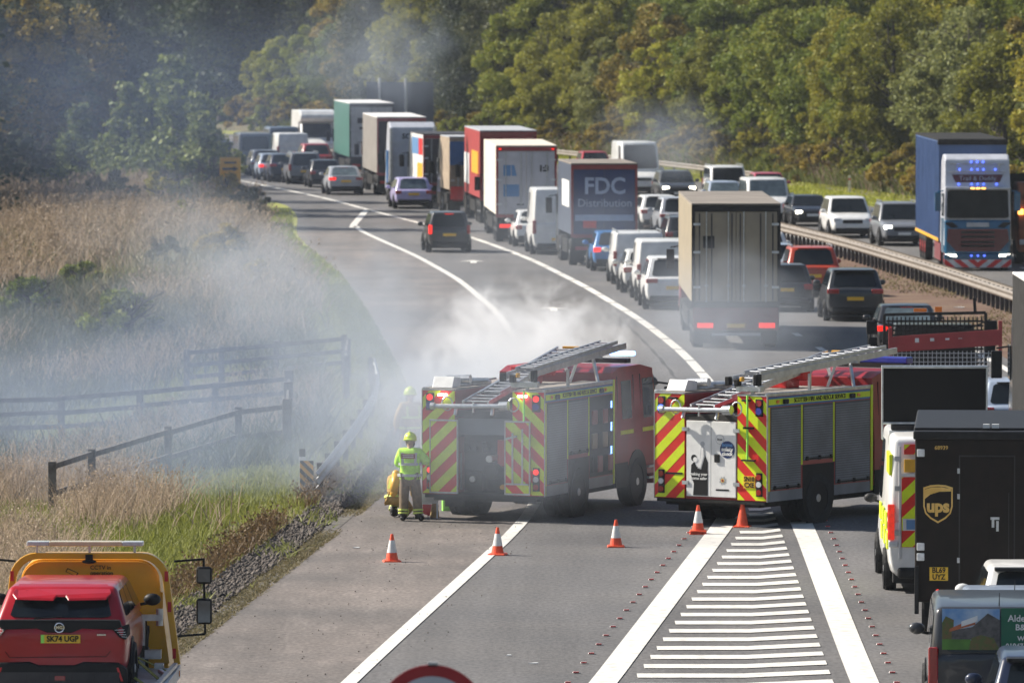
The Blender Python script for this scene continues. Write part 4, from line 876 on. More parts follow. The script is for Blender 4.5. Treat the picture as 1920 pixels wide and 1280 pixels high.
# decorated tractor with tall blue trailer facing the camera
mat('curtain_blue', (.025, .065, .17), .5, 0, .2, .8, col2=(.05, .10, .24)); mat('cab_teal', (.012, .10, .20), .25, 0, .08, 3, coat=.7); mat('cab_maroon', (.09, .004, .012), .25, 0, .08, 3, coat=.7)
t = empty('articulated_lorry', label='tall blue curtain trailer behind a white, teal and maroon cab with blue lamps', cat='lorry')
Lc = 2.2; L = 16.2; hd = -.6; place(t, 1834, 508, L, True, hd)
b = MB(); b.box(-1.27, 1.27, 0, 13.2, 1.0, 4.74); b.build('curtain_body', 'curtain_blue', t, bevel=.02)
P('trailer_roof', 'chassis', t, lambda b: (b.box(-1.28, 1.28, -.01, 13.22, 4.745, 4.82), b.box(-1.3, 1.3, 13.0, 13.3, 4.6, 4.80)), bevel=.02)
P('side_rail', 'amber', t, lambda b: b.box(1.272, 1.285, 0, 13.2, 1.0, 1.12))
P('curtain_folds', 'curtain_blue', t, lambda b: [b.box(1.271, 1.29, y, y + .06, 1.14, 4.7) for y in np.arange(.3, 13, .55)])
P('chassis', 'chassis', t, lambda b: b.box(-.5, .5, .3, 15.6, .6, .98)); 
for y in (1.6, 2.9, 4.2, 12.2, 14.9): axle(t, y, rim='signal_red')
w = 1.25; y0 = 13.75; e = y0 + Lc
b = MB(); b.loft([[(-w, y, z0), (w, y, z0), (w * k, y, z1), (-w * k, y, z1)] for y, z0, z1, k in ((y0, 1.0, 4.05, .96), (y0 + .6, .9, 4.28, .96), (e - .75, .9, 4.28, .96), (e - .42, .9, 4.1, .95), (e - .1, .9, 3.0, .97))]); b.build('sleeper_cab', 'cab_white', t, bevel=.06)
b = MB(); b.loft([[(-w * k, y, .62), (w * k, y, .62), (w * k, y, z1), (-w * k, y, z1)] for y, z1, k in ((e - 1.6, 1.95, 1.005), (e - .3, 1.95, 1.0), (e - .02, 1.85, .97), (e + .05, 1.5, .94))]); b.build('nose', 'cab_teal', t, bevel=.07)
P('windscreen', 'glass_dark', t, lambda b: window_on(b, (w * .98, e - .04, 1.92), (-w * .98, e - .04, 1.92), (-w * .95, e - .085, 3.0), (w * .95, e - .085, 3.0), .03, .97, .02, .98, .03, .06))
P('sun_visor', 'cab_white', t, lambda b: b.box(-w * .97, w * .97, e - .2, e + .1, 3.0, 3.1), bevel=.03)
P('grille', ['cab_maroon', 'ink'], t, lambda b: (b.slab([(-1.1, e + .052, 1.55), (1.1, e + .052, 1.55), (1.15, e + .052, 1.1), (.8, e + .052, .72), (-.8, e + .052, .72), (-1.15, e + .052, 1.1)], (0, .02, 0), 0), [b.box(-.62, .62, e + .066, e + .078, z, z + .08, 1) for z in (1.38, 1.22, 1.02, .88)]))
P('bumper', 'cab_teal', t, lambda b: b.box(-w, w, e - .3, e + .08, .42, .62), bevel=.04)
b = MB(); b.box(-w, w, e + .07, e + .09, .12, .42, 0)
for s in (-1, 1):
    for q in clip_stripes(*sorted((0, s * (w - .01))), .13, .41, .42, -.8 * s * -1, .1): b.slab([(a, e + .094, c_) for a, c_ in q], (0, .004, 0), 1)
b.build('striped_bumper_board', ['dirty_white', 'signal_red'], t); P('under_bumper', 'chassis', t, lambda b: b.box(-w * .95, w * .95, e - .4, e + .05, .1, .4))
P('name_board', 'cab_maroon', t, lambda b: b.slab([(-.82, e - .20, 3.26), (.82, e - .20, 3.26), (.95, e - .27, 3.55), (-.95, e - .27, 3.55)], (0, .03, 0)))
text('Trail & Daddy', .24, FM(0, e - .155, 3.4, 'front'), 'text_grey', t)
P('badge', 'pale_grey', t, lambda b: b.box(-.42, .42, e + .06, e + .08, 1.62, 1.78), bevel=.02)
P('lamp_bar', 'steel', t, lambda b: (b.cyl((-1.0, e - .36, 3.95), (1.0, e - .36, 3.95), .025), b.cyl((-1.05, e - .2, 3.66), (1.05, e - .2, 3.66), .025), [b.cyl((x, e - .3, 3.6), (x, e - .3, 3.97), .02, n=6) for x in (-.8, 0, .8)]))
for x, z, yy in [(-.22, 4.02, .33), (0, 4.02, .33), (.22, 4.02, .33), (-.66, 3.74, .2), (-.22, 3.74, .2), (0, 3.74, .2), (.22, 3.74, .2), (.66, 3.74, .2), (-.7, 3.2, .1), (-.22, 3.2, .1), (0, 3.2, .1), (.22, 3.2, .1), (.7, 3.2, .1), (-.24, .56, -.1), (0, .56, -.1), (.24, .56, -.1)]:
    P('blue_lamp', 'lamp_blue_lit', t, lambda b: b.cyl((x, e - yy - .06, z), (x, e - yy + .02, z), .04, n=8))
for x in (-.2, 0, .2): P('orange_lamp', 'lamp_orange_lit', t, lambda b: b.box(x - .07, x + .07, e + .06, e + .12, 3.02, 3.07))
for s in (-1, 1):
    P('headlight', 'lamp_head_lit', t, lambda b: b.slab([(s * .78, e + .075, .52), (s * 1.2, e + .05, .54), (s * 1.2, e + .05, .62), (s * .8, e + .075, .60)], (0, .02, 0)))
    P('upper_headlight', 'ink', t, lambda b: b.slab([(s * .72, e + .04, 1.62), (s * 1.15, e - .02, 1.55), (s * 1.2, e - .03, 1.78), (s * .95, e + .0, 1.8)], (0, .03, 0)))
    P('mirror', 'cab_teal', t, lambda b: (b.box(*sorted((s * (w + .1), s * (w + .34))), e - .2, e - .06, 2.2, 2.9), b.bar((s * w, e - .15, 2.95), (s * (w + .25), e - .12, 2.92), .05, .05)), bevel=.05)
    P('side_skirt', 'dark_red', t, lambda b: b.box(*sorted((s * (w - .04), s * (w + .008))), e - 5.2, e - 1.9, .3, .95), bevel=.02)
    P('side_glass', 'glass', t, lambda b: b.box(*sorted((s * (w - .03), s * (w + .01))), e - 1.2, e - .4, 2.0, 2.85), bevel=.02)

# black dropside lorry with mesh headboard ahead of the second fire engine's nose
t = empty('flatbed_lorry', label='black dropside lorry with red tailboard and mesh headboard behind the matrix sign', cat='lorry'); place(t, 1772, 812, head=.2)
P('bed', 'tan_sheet', t, lambda b: b.box(-1.25, 1.25, .05, 4.4, 1.0, 1.12)); P('chassis', 'chassis', t, lambda b: b.box(-.5, .5, 0, 6.4, .55, .98)); axle(t, 1.3, .42, half=.98); axle(t, 5.3, .42, half=.98)
P('tailboard', ['lorry_red', 'dirty_white'], t, lambda b: (b.bar((-1.28, 0, 2.05), (1.28, 0, 2.22), .05, .36, 0), b.box(-1.31, -1.23, -.04, .04, 1.05, 2.45, 0), b.box(1.23, 1.31, -.04, .04, 1.05, 2.6, 0), [b.box(x, x + .09, -.03, -.026, 2.1 + .03 * i, 2.2, 1) for i, x in enumerate((-.7, -.35, .0, .3))]))
P('mesh_tailgate', 'pale_grey', t, lambda b: ([b.bar((x, 0, 1.1), (x, 0, 1.9), .015, .015) for x in np.arange(-1.2, 1.21, .1)], [b.bar((-1.22, 0, z), (1.22, 0, z), .015, .015) for z in np.arange(1.15, 1.9, .1)]))
P('mesh_headboard', 'black_trim', t, lambda b: ([b.bar((-1.15, 4.5, z), (1.15, 4.5, z), .03, .045) for z in np.arange(1.3, 2.5, .11)], [b.bar((x, 4.5, 1.2), (x, 4.5, 2.5), .03, .03) for x in np.arange(-1.1, 1.11, .1)], b.bar((-1.2, 4.5, 2.55), (1.2, 4.5, 2.6), .07, .07), b.bar((-1.2, 4.5, 1.1), (-1.2, 4.5, 2.56), .07, .07), b.bar((1.2, 4.5, 1.1), (1.2, 4.5, 2.6), .07, .07), b.bar((.95, 4.5, 2.6), (.93, 4.5, 2.95), .07, .05)))
P('cab', M['paint_black'], t, lambda b: b.frust((-1.05, 1.05, 4.7, 6.6, .6), (-.95, .95, 4.8, 6.1, 2.3)), bevel=.08)
for s in (-1, 1): P('mirror', 'black_trim', t, lambda b: (b.box(*sorted((s * 1.3, s * 1.52)), 5.9, 6.0, 1.5, 1.95), b.box(*sorted((s * 1.3, s * 1.56)), 5.9, 6.0, 2.02, 2.35), b.bar((s * 1.0, 5.95, 2.2), (s * 1.4, 5.95, 2.38), .04, .04)), bevel=.03)
P('orange_beacon', 'lamp_orange', t, lambda b: (b.box(-.5, -.2, 4.45, 4.6, 2.62, 2.7), b.box(.0, .16, 4.45, 4.6, 2.62, 2.74)))

# black delivery truck with shield badge
mat('ups_black', (.011, .007, .005), .5, 0, .25, 4, spec=.22); mat('gold', (.62, .36, .06), .4, 0, .15, 4, col2=(.75, .5, .15)); mat('faint', (.022, .021, .021), .5, 0, .1, 5)
t = empty('delivery_truck', label='black parcel delivery truck with gold shield badge on its back', cat='delivery truck'); place(t, 1854, 1198, head=3.7)
HW = 1.16; b = MB(); b.box(-HW, HW, .0, 5.6, .58, 3.14); b.build('body', 'ups_black', t, bevel=.025)
P('roof', 'black_trim', t, lambda b: (b.box(-HW - .03, HW + .03, -.02, 5.7, 3.13, 3.26), b.box(-HW - .02, HW + .02, .3, 5.4, 3.255, 3.30)), bevel=.045)
P('rear_door', 'ups_black', t, lambda b: (b.box(-.45, .38, -.016, .0, .72, 2.86), b.box(-.01, .01, -.022, -.017, .74, 2.84)), bevel=.004)
P('door_seams', 'faint', t, lambda b: (b.box(-.47, .40, -.008, -.001, 2.865, 2.885), b.box(-.475, -.455, -.008, -.001, .7, 2.885), b.box(.385, .405, -.008, -.001, .7, 2.885), [b.box(x, x + .012, -.026, -.017, 1.0, 2.3) for x in (.3, )]))
P('latch', 'steel', t, lambda b: (b.box(.02, .16, -.05, -.02, 1.88, 1.92), b.box(.04, .08, -.06, -.02, 1.76, 1.9), b.box(.11, .15, -.05, -.02, 1.70, 1.86)))
P('hinge', 'steel', t, lambda b: [b.box(-.50, -.46, -.03, -.002, z, z + .08) for z in (1.2, 2.2, 2.6)])
sh = [(-.23, .30), (-.12, .335), (0, .345), (.12, .335), (.23, .30), (.23, 0), (.2, -.11), (.12, -.19), (0, -.26), (-.12, -.19), (-.2, -.11), (-.23, 0)]
b = MB(); cx, cz = -.80, 2.08
b.slab([(cx + u, -.010, cz + v) for u, v in sh], (0, .008, 0), 0)
b.slab([(cx + u * .90, -.013, cz + v * .90 + .005) for u, v in sh], (0, .004, 0), 1)
b.slab([(cx + u, -.016, cz + v) for u, v in [(-.207, .27), (-.1, .302), (.05, .306), (.2, .28), (.205, .24), (.02, .235), (-.12, .19), (-.207, .12)]], (0, .004, 0), 0)
b.build('shield_badge', ['gold', 'ups_black'], t)
text('ups', .27, FM(cx, -.016, cz - .0), 'gold', t, bold=.012, sx=.95); text('68939', .085, FM(-.75, -.006, 3.0), 'gold', t, bold=.001); text('www', .07, FM(.70, -.006, 2.0), 'gold', t)
P('number_plate', 'plate_yellow', t, lambda b: b.box(-.93, -.64, -.02, .0, .92, 1.13)); text('BL69', .115, FM(-.785, -.022, 1.08), 'ink', t, bold=.003, sx=.9); text('UYZ', .115, FM(-.785, -.022, .975), 'ink', t, bold=.003, sx=.9)
for z, m_ in ((2.86, 'lamp_white'), (1.39, 'lamp_white'), (1.23, 'lamp_white')): P('rear_lamp', m_, t, lambda b: b.box(-1.13, -1.01, -.03, -.001, z, z + .12), bevel=.012)
P('red_lamp', 'lamp_red_lit', t, lambda b: b.cyl((-.8, -.03, .75), (-.8, 0, .75), .035, n=10)); P('lower_lamp', 'lamp_white', t, lambda b: b.box(-.88, -.73, -.03, -.001, .58, .69), bevel=.012)
P('grab_rail', 'black_trim', t, lambda b: b.bar((-1.13, -.07, .4), (-1.13, -.06, 1.15), .07, .05), bevel=.01)
P('rear_step', 'aluminium', t, lambda b: (b.box(-.5, .5, -.30, -.0, .50, .56), b.box(-.5, -.28, -.02, -.001, .56, .82)), bevel=.01)
P('chassis', 'chassis', t, lambda b: b.box(-.9, .9, .2, 5.5, .35, .57)); axle(t, 1.3, .4, .28, .92); axle(t, 4.9, .4, .28, .92)
P('bonnet', 'ups_black', t, lambda b: b.frust((-1.05, 1.05, 5.6, 6.5, .5), (-1.0, 1.0, 5.6, 6.2, 1.5)), bevel=.06)
P('windscreen', 'glass', t, lambda b: b.box(-1.0, 1.0, 5.6, 5.62, 1.6, 2.7)); P('beacon', 'white', t, lambda b: (b.box(-.1, .0, .2, .3, 3.3, 3.36), b.box(.04, .15, .2, .3, 3.3, 3.36)))
# ------------------------------------------------------------ fire engines
mat('shutter', (.18, .20, .235), .45, .25, .18, 1.6); mat('shutter_groove', (.09, .10, .115), .7, 0, .1, 3); mat('recess', (.022, .021, .02), .8, 0, .4, 6); mat('blue_strip', (.03, .16, .4), .4, 0, .06, 5)
mat('fire_red_dull', (.30, .012, .02), .35, 0, .12, 3, coat=.4); mat('cream_roof', (.28, .25, .22), .7, 0, .2, 4); mat('badge_navy', (.02, .04, .14), .4, 0, .05, 5); mat('badge_ring', (.12, .28, .55), .4, 0, .05, 5)
mat('lime', (.35, .85, .12), .4, 0, .05, 5)
def ladder(parent, p0, p1, w, hr=.13, n=16, side=(1, 0, 0), mt='aluminium'):
    p0 = Vector(p0); p1 = Vector(p1); a = Vector(side).normalized() * w / 2
    P('ladder_rail', mt, parent, lambda b: (b.bar(p0 - a, p1 - a, .035, hr), b.bar(p0 + a, p1 + a, .035, hr)))
    P('rungs', mt, parent, lambda b: [b.cyl(p0.lerp(p1, (i + .5) / n) - a * .97, p0.lerp(p1, (i + .5) / n) + a * .97, .02, n=6) for i in range(n)])
    return
def fire_engine(label, px, py, head, opened):
    t = empty('fire_engine', label=label, cat='fire engine', group='fire engines'); place(t, px, py, head=head)
    B = 3.95; w = 1.25
    P('body', 'fire_red_dull', t, lambda b: (b.box(-w, -.58, .02, B, .5, 2.5), b.box(.60, w, .02, B, .5, 2.5), b.box(-.579, .599, .55 if opened else .05, B, .5, 2.02)), bevel=.01)
    P('roof_well', 'recess', t, lambda b: (b.box(-.575, .595, .3, B - .01, 2.025, 2.10), b.box(-.6, -.581, .03, B, 2.03, 2.49), b.box(.601, .615, .03, B, 2.03, 2.49)))
    P('roof_deck', 'cream_roof', t, lambda b: (b.box(-w + .03, -.60, .06, B - .05, 2.5, 2.53), b.box(.62, w - .03, .06, B - .05, 2.5, 2.53), b.box(-.55, .58, 1.6, B - .1, 2.3, 2.5)))
    P('roof_edge', 'steel', t, lambda b: (b.box(w - .04, w + .012, .0, B, 2.49, 2.56), b.box(-w - .012, -w + .04, .0, B, 2.49, 2.56)), bevel=.01)
    for s in (-1, 1):
        x = s * (w + .004); f = 'right' if s > 0 else 'left'
        def sb(b, y0, y1, z0, z1, m=0, o=0., th=.01): b.box(*sorted((s * (w + o), s * (w + o + th))), y0, y1, z0, z1, m)
        P('name_band', ['blue_strip', 'fluo_yellow'], t, lambda b: (sb(b, .05, B - .1, 2.30, 2.48, 0), sb(b, .05, B - .1, 2.335, 2.445, 1, .010, .004)))
        text('SCOTTISH FIRE AND RESCUE SERVICE', .115, FM(s * (w + .016), 1.95, 2.39, f), 'ink', t, sx=1.0, bold=.002)
        P('side_lamp', 'lamp_orange', t, lambda b: (sb(b, .32, .42, 2.36, 2.42, 0, .016, .012), sb(b, 3.35, 3.45, 2.36, 2.42, 0, .016, .012)))
        P('scene_lamp', 'ink', t, lambda b: (sb(b, .55, .72, 2.34, 2.43, 0, .016, .05), sb(b, 3.05, 3.22, 2.34, 2.43, 0, .016, .05)), bevel=.015)
        for i, (y0, y1, z0) in enumerate(((.14, 1.24, .72), (1.34, 2.44, 1.22), (2.54, 3.85, .72))):
            if opened and s > 0 and i == 2:
                P('open_locker', 'recess', t, lambda b: sb(b, y0, y1, z0, 2.28, 0, .0, .006))
                [P('locker_box', ['chassis', 'tan_sheet', 'dark_red', 'black_trim'][(j * 2 + k) % 4], t, lambda b: sb(b, y0 + .08 + .3 * j, y0 + .34 + .3 * j, .8 + .47 * k, 1.12 + .45 * k, 0, .006, .05), bevel=.02) for j in range(4) for k in range(3)]
                P('light_strip', 'lamp_bluewhite_lit', t, lambda b: (sb(b, y1 - .10, y1 - .08, 1.0, 2.15, 0, .006, .02)))
            else:
                P('roller_shutter', ['shutter_groove', 'shutter'], t, lambda b: (sb(b, y0, y1, z0, 2.28), [sb(b, y0 + .01, y1 - .01, z, z + .033, 1, .010, .006) for z in np.arange(z0 + .02, 2.25, .046)]))
                P('shutter_bar', 'ink', t, lambda b: (b.bar((s * (w + .03), y0 + .05, z0 + .03), (s * (w + .03), y1 - .05, z0 + .03), .025, .025), [b.box(*sorted((s * (w + .0), s * (w + .05))), yy, yy + .05, z0, z0 + .08) for yy in (y0 + .08, (y0 + y1) / 2, y1 - .13)]))
        P('pillars', ['fluo_yellow', 'shutter'], t, lambda b: (sb(b, .03, .10, .52, 2.29, 0), sb(b, 1.26, 1.31, 1.15, 2.29, 0), sb(b, 2.46, 2.51, 1.15, 2.29, 0), sb(b, 3.88, 3.95, .52, 2.56, 0, .0, .02)))
        P('sill', 'shutter', t, lambda b: sb(b, .03, 1.30, .5, .70)); P('sill', 'shutter', t, lambda b: sb(b, 2.5, 3.86, .5, .70))
        P('wheel_arch', 'ink', t, lambda b: (sb(b, 1.32, 2.49, .50, 1.14, 0, .0, .008), b.cyl((s * (w - .1), 1.9, .52), (s * (w + .012), 1.9, .52), .58, .58, 20)))
    # rear face
    def chev(x0, x1, z0, z1, sl, nm='chevron_panel', y=.0, ph=0, frame=None):
        b = MB(); chevrons(b, x0, x1, z0, z1, y, .46, sl, 0, 1, ph); return b.build(nm, ['fluo_red', 'fluo_yellow'], t)
    chev(-w, -.58, .52, 2.5, .95, ph=.1); chev(.60, w, .52, 2.5, -.95, ph=.1)
    P('edge_trim', 'chrome' if False else 'steel', t, lambda b: (b.box(-w - .012, -w, -.012, .03, .5, 2.52), b.box(w, w + .012, -.012, .03, .5, 2.52), b.box(-w, -.58, -.012, .03, 2.5, 2.525), b.box(.6, w, -.012, .03, 2.5, 2.525)))
    for s in (-1, 1):
        xc = s * 1.09
        P('upper_red_lamp', 'lamp_red_lit' if opened else 'lamp_red', t, lambda b: b.cyl((xc, -.04, 2.37), (xc, .0, 2.37), .062, n=14))
        P('blue_lamp', 'lamp_blue_lit' if (s < 0 and not opened) else 'lamp_blue', t, lambda b: b.cyl((xc, -.05, 2.22), (xc, .0, 2.22), .068, n=14))
        P('lamp_housing', 'ink', t, lambda b: (b.box(xc - .085, xc + .085, -.02, -.004, 2.12, 2.45), b.box(xc - .07, xc + .07, -.02, -.004, .60, 1.05)), bevel=.008)
        for z, m_ in ((.97, 'lamp_red_lit' if opened else 'lamp_red'), (.83, 'lamp_white'), (.68, 'lamp_red')): P('rear_lamp', m_, t, lambda b: b.cyl((xc, -.045, z), (xc, -.02, z), .056, n=12))
        xl = s * .82
        P('work_lamp', 'lamp_head_lit' if opened else 'ink', t, lambda b: b.box(xl - .09, xl + .09, -.08, .0, 2.40, 2.44), bevel=.01)
    if not opened:
        for s in (-1, 1):
            x0, x1 = ((-.53, .016) if s < 0 else (.024, .57))
            d = P('rear_door', 'white', t, lambda b: b.box(x0, x1, -.012, .04, .56, 2.0), bevel=.008)
            P('hinge', 'steel', t, lambda b: [b.box(*sorted((s * .50 + .02, s * .64 + .02)), -.03, -.013, z, z + .07) for z in (.78, 1.80)])
        P('door_latch', 'ink', t, lambda b: b.box(.10, .22, -.04, -.013, 1.22, 1.38), bevel=.03)
        # picture: person lifting a child, plain silhouettes
        y = -.0165
        P('silhouette', ['ink', 'pale_grey', 'white'], t, lambda b: (b.slab([(u, y, v) for u, v in ((-.38, .58), (-.05, .58), (-.05, 1.22), (-.12, 1.36), (-.2, 1.16), (-.3, 1.12), (-.35, 1.22), (-.42, 1.16), (-.43, .98), (-.36, .8))], (0, .003, 0), 0), b.cyl((-.36, y, 1.29), (-.36, y + .003, 1.29), .065, n=16, m=0), b.cyl((-.33, y - .002, 1.26), (-.33, y + .001, 1.26), .05, n=16, m=2), b.slab([(u, y - .003, v) for u, v in ((-.28, 1.1), (-.2, 1.08), (-.12, 1.32), (-.13, 1.5), (-.2, 1.52), (-.22, 1.3))], (0, .003, 0), 1), b.slab([(u, y - .005, v) for u, v in ((-.27, 1.12), (-.21, 1.11), (-.14, 1.33), (-.15, 1.48), (-.19, 1.49), (-.21, 1.3))], (0, .003, 0), 2), b.cyl((-.17, y - .002, 1.56), (-.17, y + .001, 1.56), .05, n=14, m=1)))
        text('making your', .082, FM(-.25, y - .003, .985), 'white', t, bold=.001, sx=.95); text('home safer', .082, FM(-.25, y - .003, .905), 'white', t, bold=.001)
        P('round_sticker', ['badge_navy', 'badge_ring'], t, lambda b: (b.cyl((.385, y, 1.47), (.385, y + .003, 1.47), .165, n=28, m=0)))
        text('home', .10, FM(.385, y - .004, 1.56), 'badge_ring', t, bold=.004); text('safety', .11, FM(.385, y - .004, 1.475), 'white', t, bold=.004); text('check', .10, FM(.385, y - .004, 1.39), 'white', t, bold=.004)
        P('small_sticker', ['pale_grey', 'white'], t, lambda b: (b.cyl((.22, y, 1.66), (.22, y + .002, 1.66), .095, n=20, m=0), b.cyl((.22, y - .002, 1.66), (.22, y + .001, 1.66), .085, n=20, m=1))); text('free', .07, FM(.22, y - .004, 1.66), 'ink', t)
        P('crest', ['gold', 'dark_red', 'steel'], t, lambda b: (b.slab([(.28 + (.085 if i % 2 else .055) * math.cos(i * math.pi / 8), y, .88 + (.085 if i % 2 else .055) * math.sin(i * math.pi / 8)) for i in range(16)], (0, .003, 0), 2), b.cyl((.28, y - .002, .88), (.28, y + .001, .88), .04, n=14, m=0), b.cyl((.28, y - .004, .88), (.28, y - .001, .88), .022, n=12, m=1)))
        P('door_caption', 'ink', t, lambda b: b.box(.13, .42, y - .001, y + .002, .685, .715)); P('emergency_label', 'ink', t, lambda b: b.box(-1.0, -.62, -.012, -.004, .965, 1.0))
        P('number_plate', 'plate_yellow', t, lambda b: b.box(.74, 1.0, -.016, -.004, .755, .985)); text('SN10', .125, FM(.87, -.018, .925), 'ink', t, bold=.003, sx=.82); text('CXE', .125, FM(.87, -.018, .81), 'ink', t, bold=.003, sx=.9)
    else:
        # open pump bay
        P('pump_bay', 'recess', t, lambda b: (b.box(-.575, .595, .5, .54, .52, 2.0), b.box(-.575, .595, .05, .5, .5, .53), b.box(-.575, .595, .06, .5, 1.62, 1.66)))
        P('bay_curtain', 'shutter', t, lambda b: b.box(-.56, .58, .1, .13, 1.66, 1.97))
        P('pump', ['steel', 'signal_red', 'ink', 'amber', 'chassis'], t, lambda b: (b.cyl((.1, .12, .95), (.1, .45, .95), .15, .2, 14, 4), b.cyl((.1, .05, 1.2), (.1, .45, 1.2), .07, n=10, m=0), b.box(.18, .5, .3, .48, 1.05, 1.55, 1), b.box(-.5, -.12, .28, .48, 1.3, 1.5, 4), b.box(-.45, -.1, .2, .45, .58, .95, 4), b.cyl((-.28, .14, .8), (-.28, .3, .8), .06, n=10, m=0), [b.cyl((x, .1, .66), (x, .4, .66), .05, n=8, m=3) for x in (.35, .5)], [b.cyl((x, .2, 1.38), (x, .28, 1.38), .05, n=10, m=2) for x in (-.4, -.26, -.0)], b.bar((-.5, .12, .6), (-.5, .12, 1.3), .03, .03, 0)), bevel=.0)
        for s, x0, x1 in ((-1, -1.04, -.50), (1, .50, .98)):
            chev(x0, x1, .56, 1.92, -s * .95, 'open_door', -.11, ph=.02)
            P('door_frame', 'steel', t, lambda b: (b.box(x0 - .02, x1 + .02, -.125, -.075, 1.92, 1.95), b.box(x0 - .02, x1 + .02, -.125, -.075, .53, .56), b.box(x0 - .02, x0, -.124, -.076, .56, 1.92), b.box(x1, x1 + .02, -.124, -.076, .56, 1.92)))
        P('door_rack', 'steel', t, lambda b: (b.bar((.66, -.16, .75), (.66, -.16, 1.72), .03, .03), b.bar((.86, -.16, .75), (.86, -.16, 1.8), .03, .03), b.bar((.5, -.17, 1.6), (.75, -.17, 1.66), .04, .04), b.bar((.52, -.15, .74), (.98, -.15, .74), .03, .03)))
    P('pole', 'lime', t, lambda b: b.cyl((.86, -.07, 1.33 if opened else 1.3), (.86, -.07, 2.52), .022, n=8)); 
    if not opened: P('pole_brackets', 'black_trim', t, lambda b: (b.box(.74, 1.02, -.1, -.01, 1.27, 1.30), b.box(.78, .98, -.1, -.01, 1.88, 1.92)))
    P('header', 'recess', t, lambda b: b.box(-.575, .595, .02, .28, 2.005, 2.12))
    P('gantry_bar', 'steel', t, lambda b: (b.cyl((-.95, -.2, 2.21), (.42, -.2, 2.23), .045, n=10), b.cyl((.42, -.22, 2.23), (.6, -.22, 2.24), .09, n=12), b.cyl((-1.0, -.2, 2.21), (-.92, -.2, 2.21), .07, n=12), [b.cyl((x, -.2, 2.05), (x, -.14, 2.2), .035, n=8) for x in (-.5, .25)], b.cyl((-.12, -.22, 2.1), (-.12, -.22, 2.3), .02, n=8)))
    for s in (-1, 1): P('gantry_hoop', 'steel', t, lambda b: [b.cyl((s * .68 + .11 * math.cos(a), -.16, 2.26 + .13 * math.sin(a)), (s * .68 + .11 * math.cos(a + .5), -.16, 2.26 + .13 * math.sin(a + .5)), .014, n=6) for a in np.arange(0, 6.2, .5)])
    # ladders
    ladder(t, (.72, .0, 2.82), (.78, 5.3, 3.16), .46, .12, 18); ladder(t, (.74, .3, 2.93), (.76, 5.0, 3.24), .36, .07, 16)
    ladder(t, (-.12, -.1, 2.28), (.06, 4.7, 3.12), .52, .08, 20, mt='steel'); ladder(t, (-.05, .5, 2.44), (.10, 4.4, 3.13), .40, .06, 16, mt='steel')
    P('ladder_head', ['ink', 'amber', 'steel'], t, lambda b: (b.box(.36, .46, -.08, .06, 2.70, 2.86, 0), b.box(.56, .66, -.08, .06, 2.68, 2.82, 0), b.box(1.0, 1.08, -.1, .1, 2.70, 2.92, 0), b.box(.7, .76, -.1, .0, 2.78, 2.86, 1), b.box(.55, 1.1, .02, .16, 2.58, 2.7, 2)), bevel=.015)
    P('ladder_tip', 'amber', t, lambda b: (b.box(-.1, .3, 4.68, 4.78, 3.10, 3.16)), bevel=.01)
    P('gantry', 'steel', t, lambda b: (b.bar((.45, 3.6, 2.5), (.6, 3.7, 3.0), .05, .05), b.bar((1.05, 3.6, 2.5), (.9, 3.7, 3.0), .05, .05), b.bar((.4, 3.7, 3.0), (1.1, 3.7, 3.0), .06, .04)))
    for q0, q1 in (((.85, .15, 2.5), (.85, .15, 2.75)), ((1.0, 2.0, 2.5), (1.0, 2.0, 2.85)), ((-.4, 4.1, 2.5), (-.1, 4.2, 3.0)), ((.3, 4.1, 2.5), (.05, 4.2, 3.0))): P('ladder_support', 'steel', t, lambda b: b.bar(q0, q1, .05, .05))
    P('roof_box', 'white', t, lambda b: b.slab([(-1.15, .25, 2.54), (-1.15, .7, 2.54), (-1.15, .7, 2.72), (-1.15, .38, 2.75)], (.42, 0, 0)), bevel=.01)
    P('roof_pipes', 'steel', t, lambda b: (b.cyl((-1.1, .95, 2.66), (-.62, .95, 2.68), .085, n=12), b.cyl((-1.05, 1.3, 2.62), (-.5, 1.6, 2.63), .05, n=10), b.cyl((-.9, .8, 2.56), (-.7, 2.2, 2.56), .05, n=10), b.box(-.98, -.8, 1.5, 1.9, 2.54, 2.66)))
    P('under_body', 'chassis', t, lambda b: (b.box(-1.05, 1.05, .1, 6.3, .38, .499), b.box(-.9, -.5, .3, 1.3, .25, .4), b.box(-1.2, 1.2, .0, .25, .44, .5)))
    P('red_roof_box', 'signal_red', t, lambda b: (b.box(-.5, .0, 2.8, 3.3, 2.5, 2.85), b.cyl((.0, 3.0, 2.78), (.35, 3.0, 2.78), .13, n=12)), bevel=.02)
    # cab
    C0 = 4.05; E = 6.7
    b = MB(); b.loft([[(-w * k0, y, .6), (w * k0, y, .6), (w * k0, y, 1.45), (w * k1, y, z1), (-w * k1, y, z1), (-w * k0, y, 1.45)] for y, z1, k0, k1 in ((C0, 2.68, 1, .95), (C0 + .4, 2.78, 1, .94), (E - 1.0, 2.78, 1, .94), (E - .25, 2.68, .99, .93), (E - .08, 1.7, .98, .96), (E, 1.4, .94, .93))])
    b.build('cab', 'fire_red', t, bevel=.05)
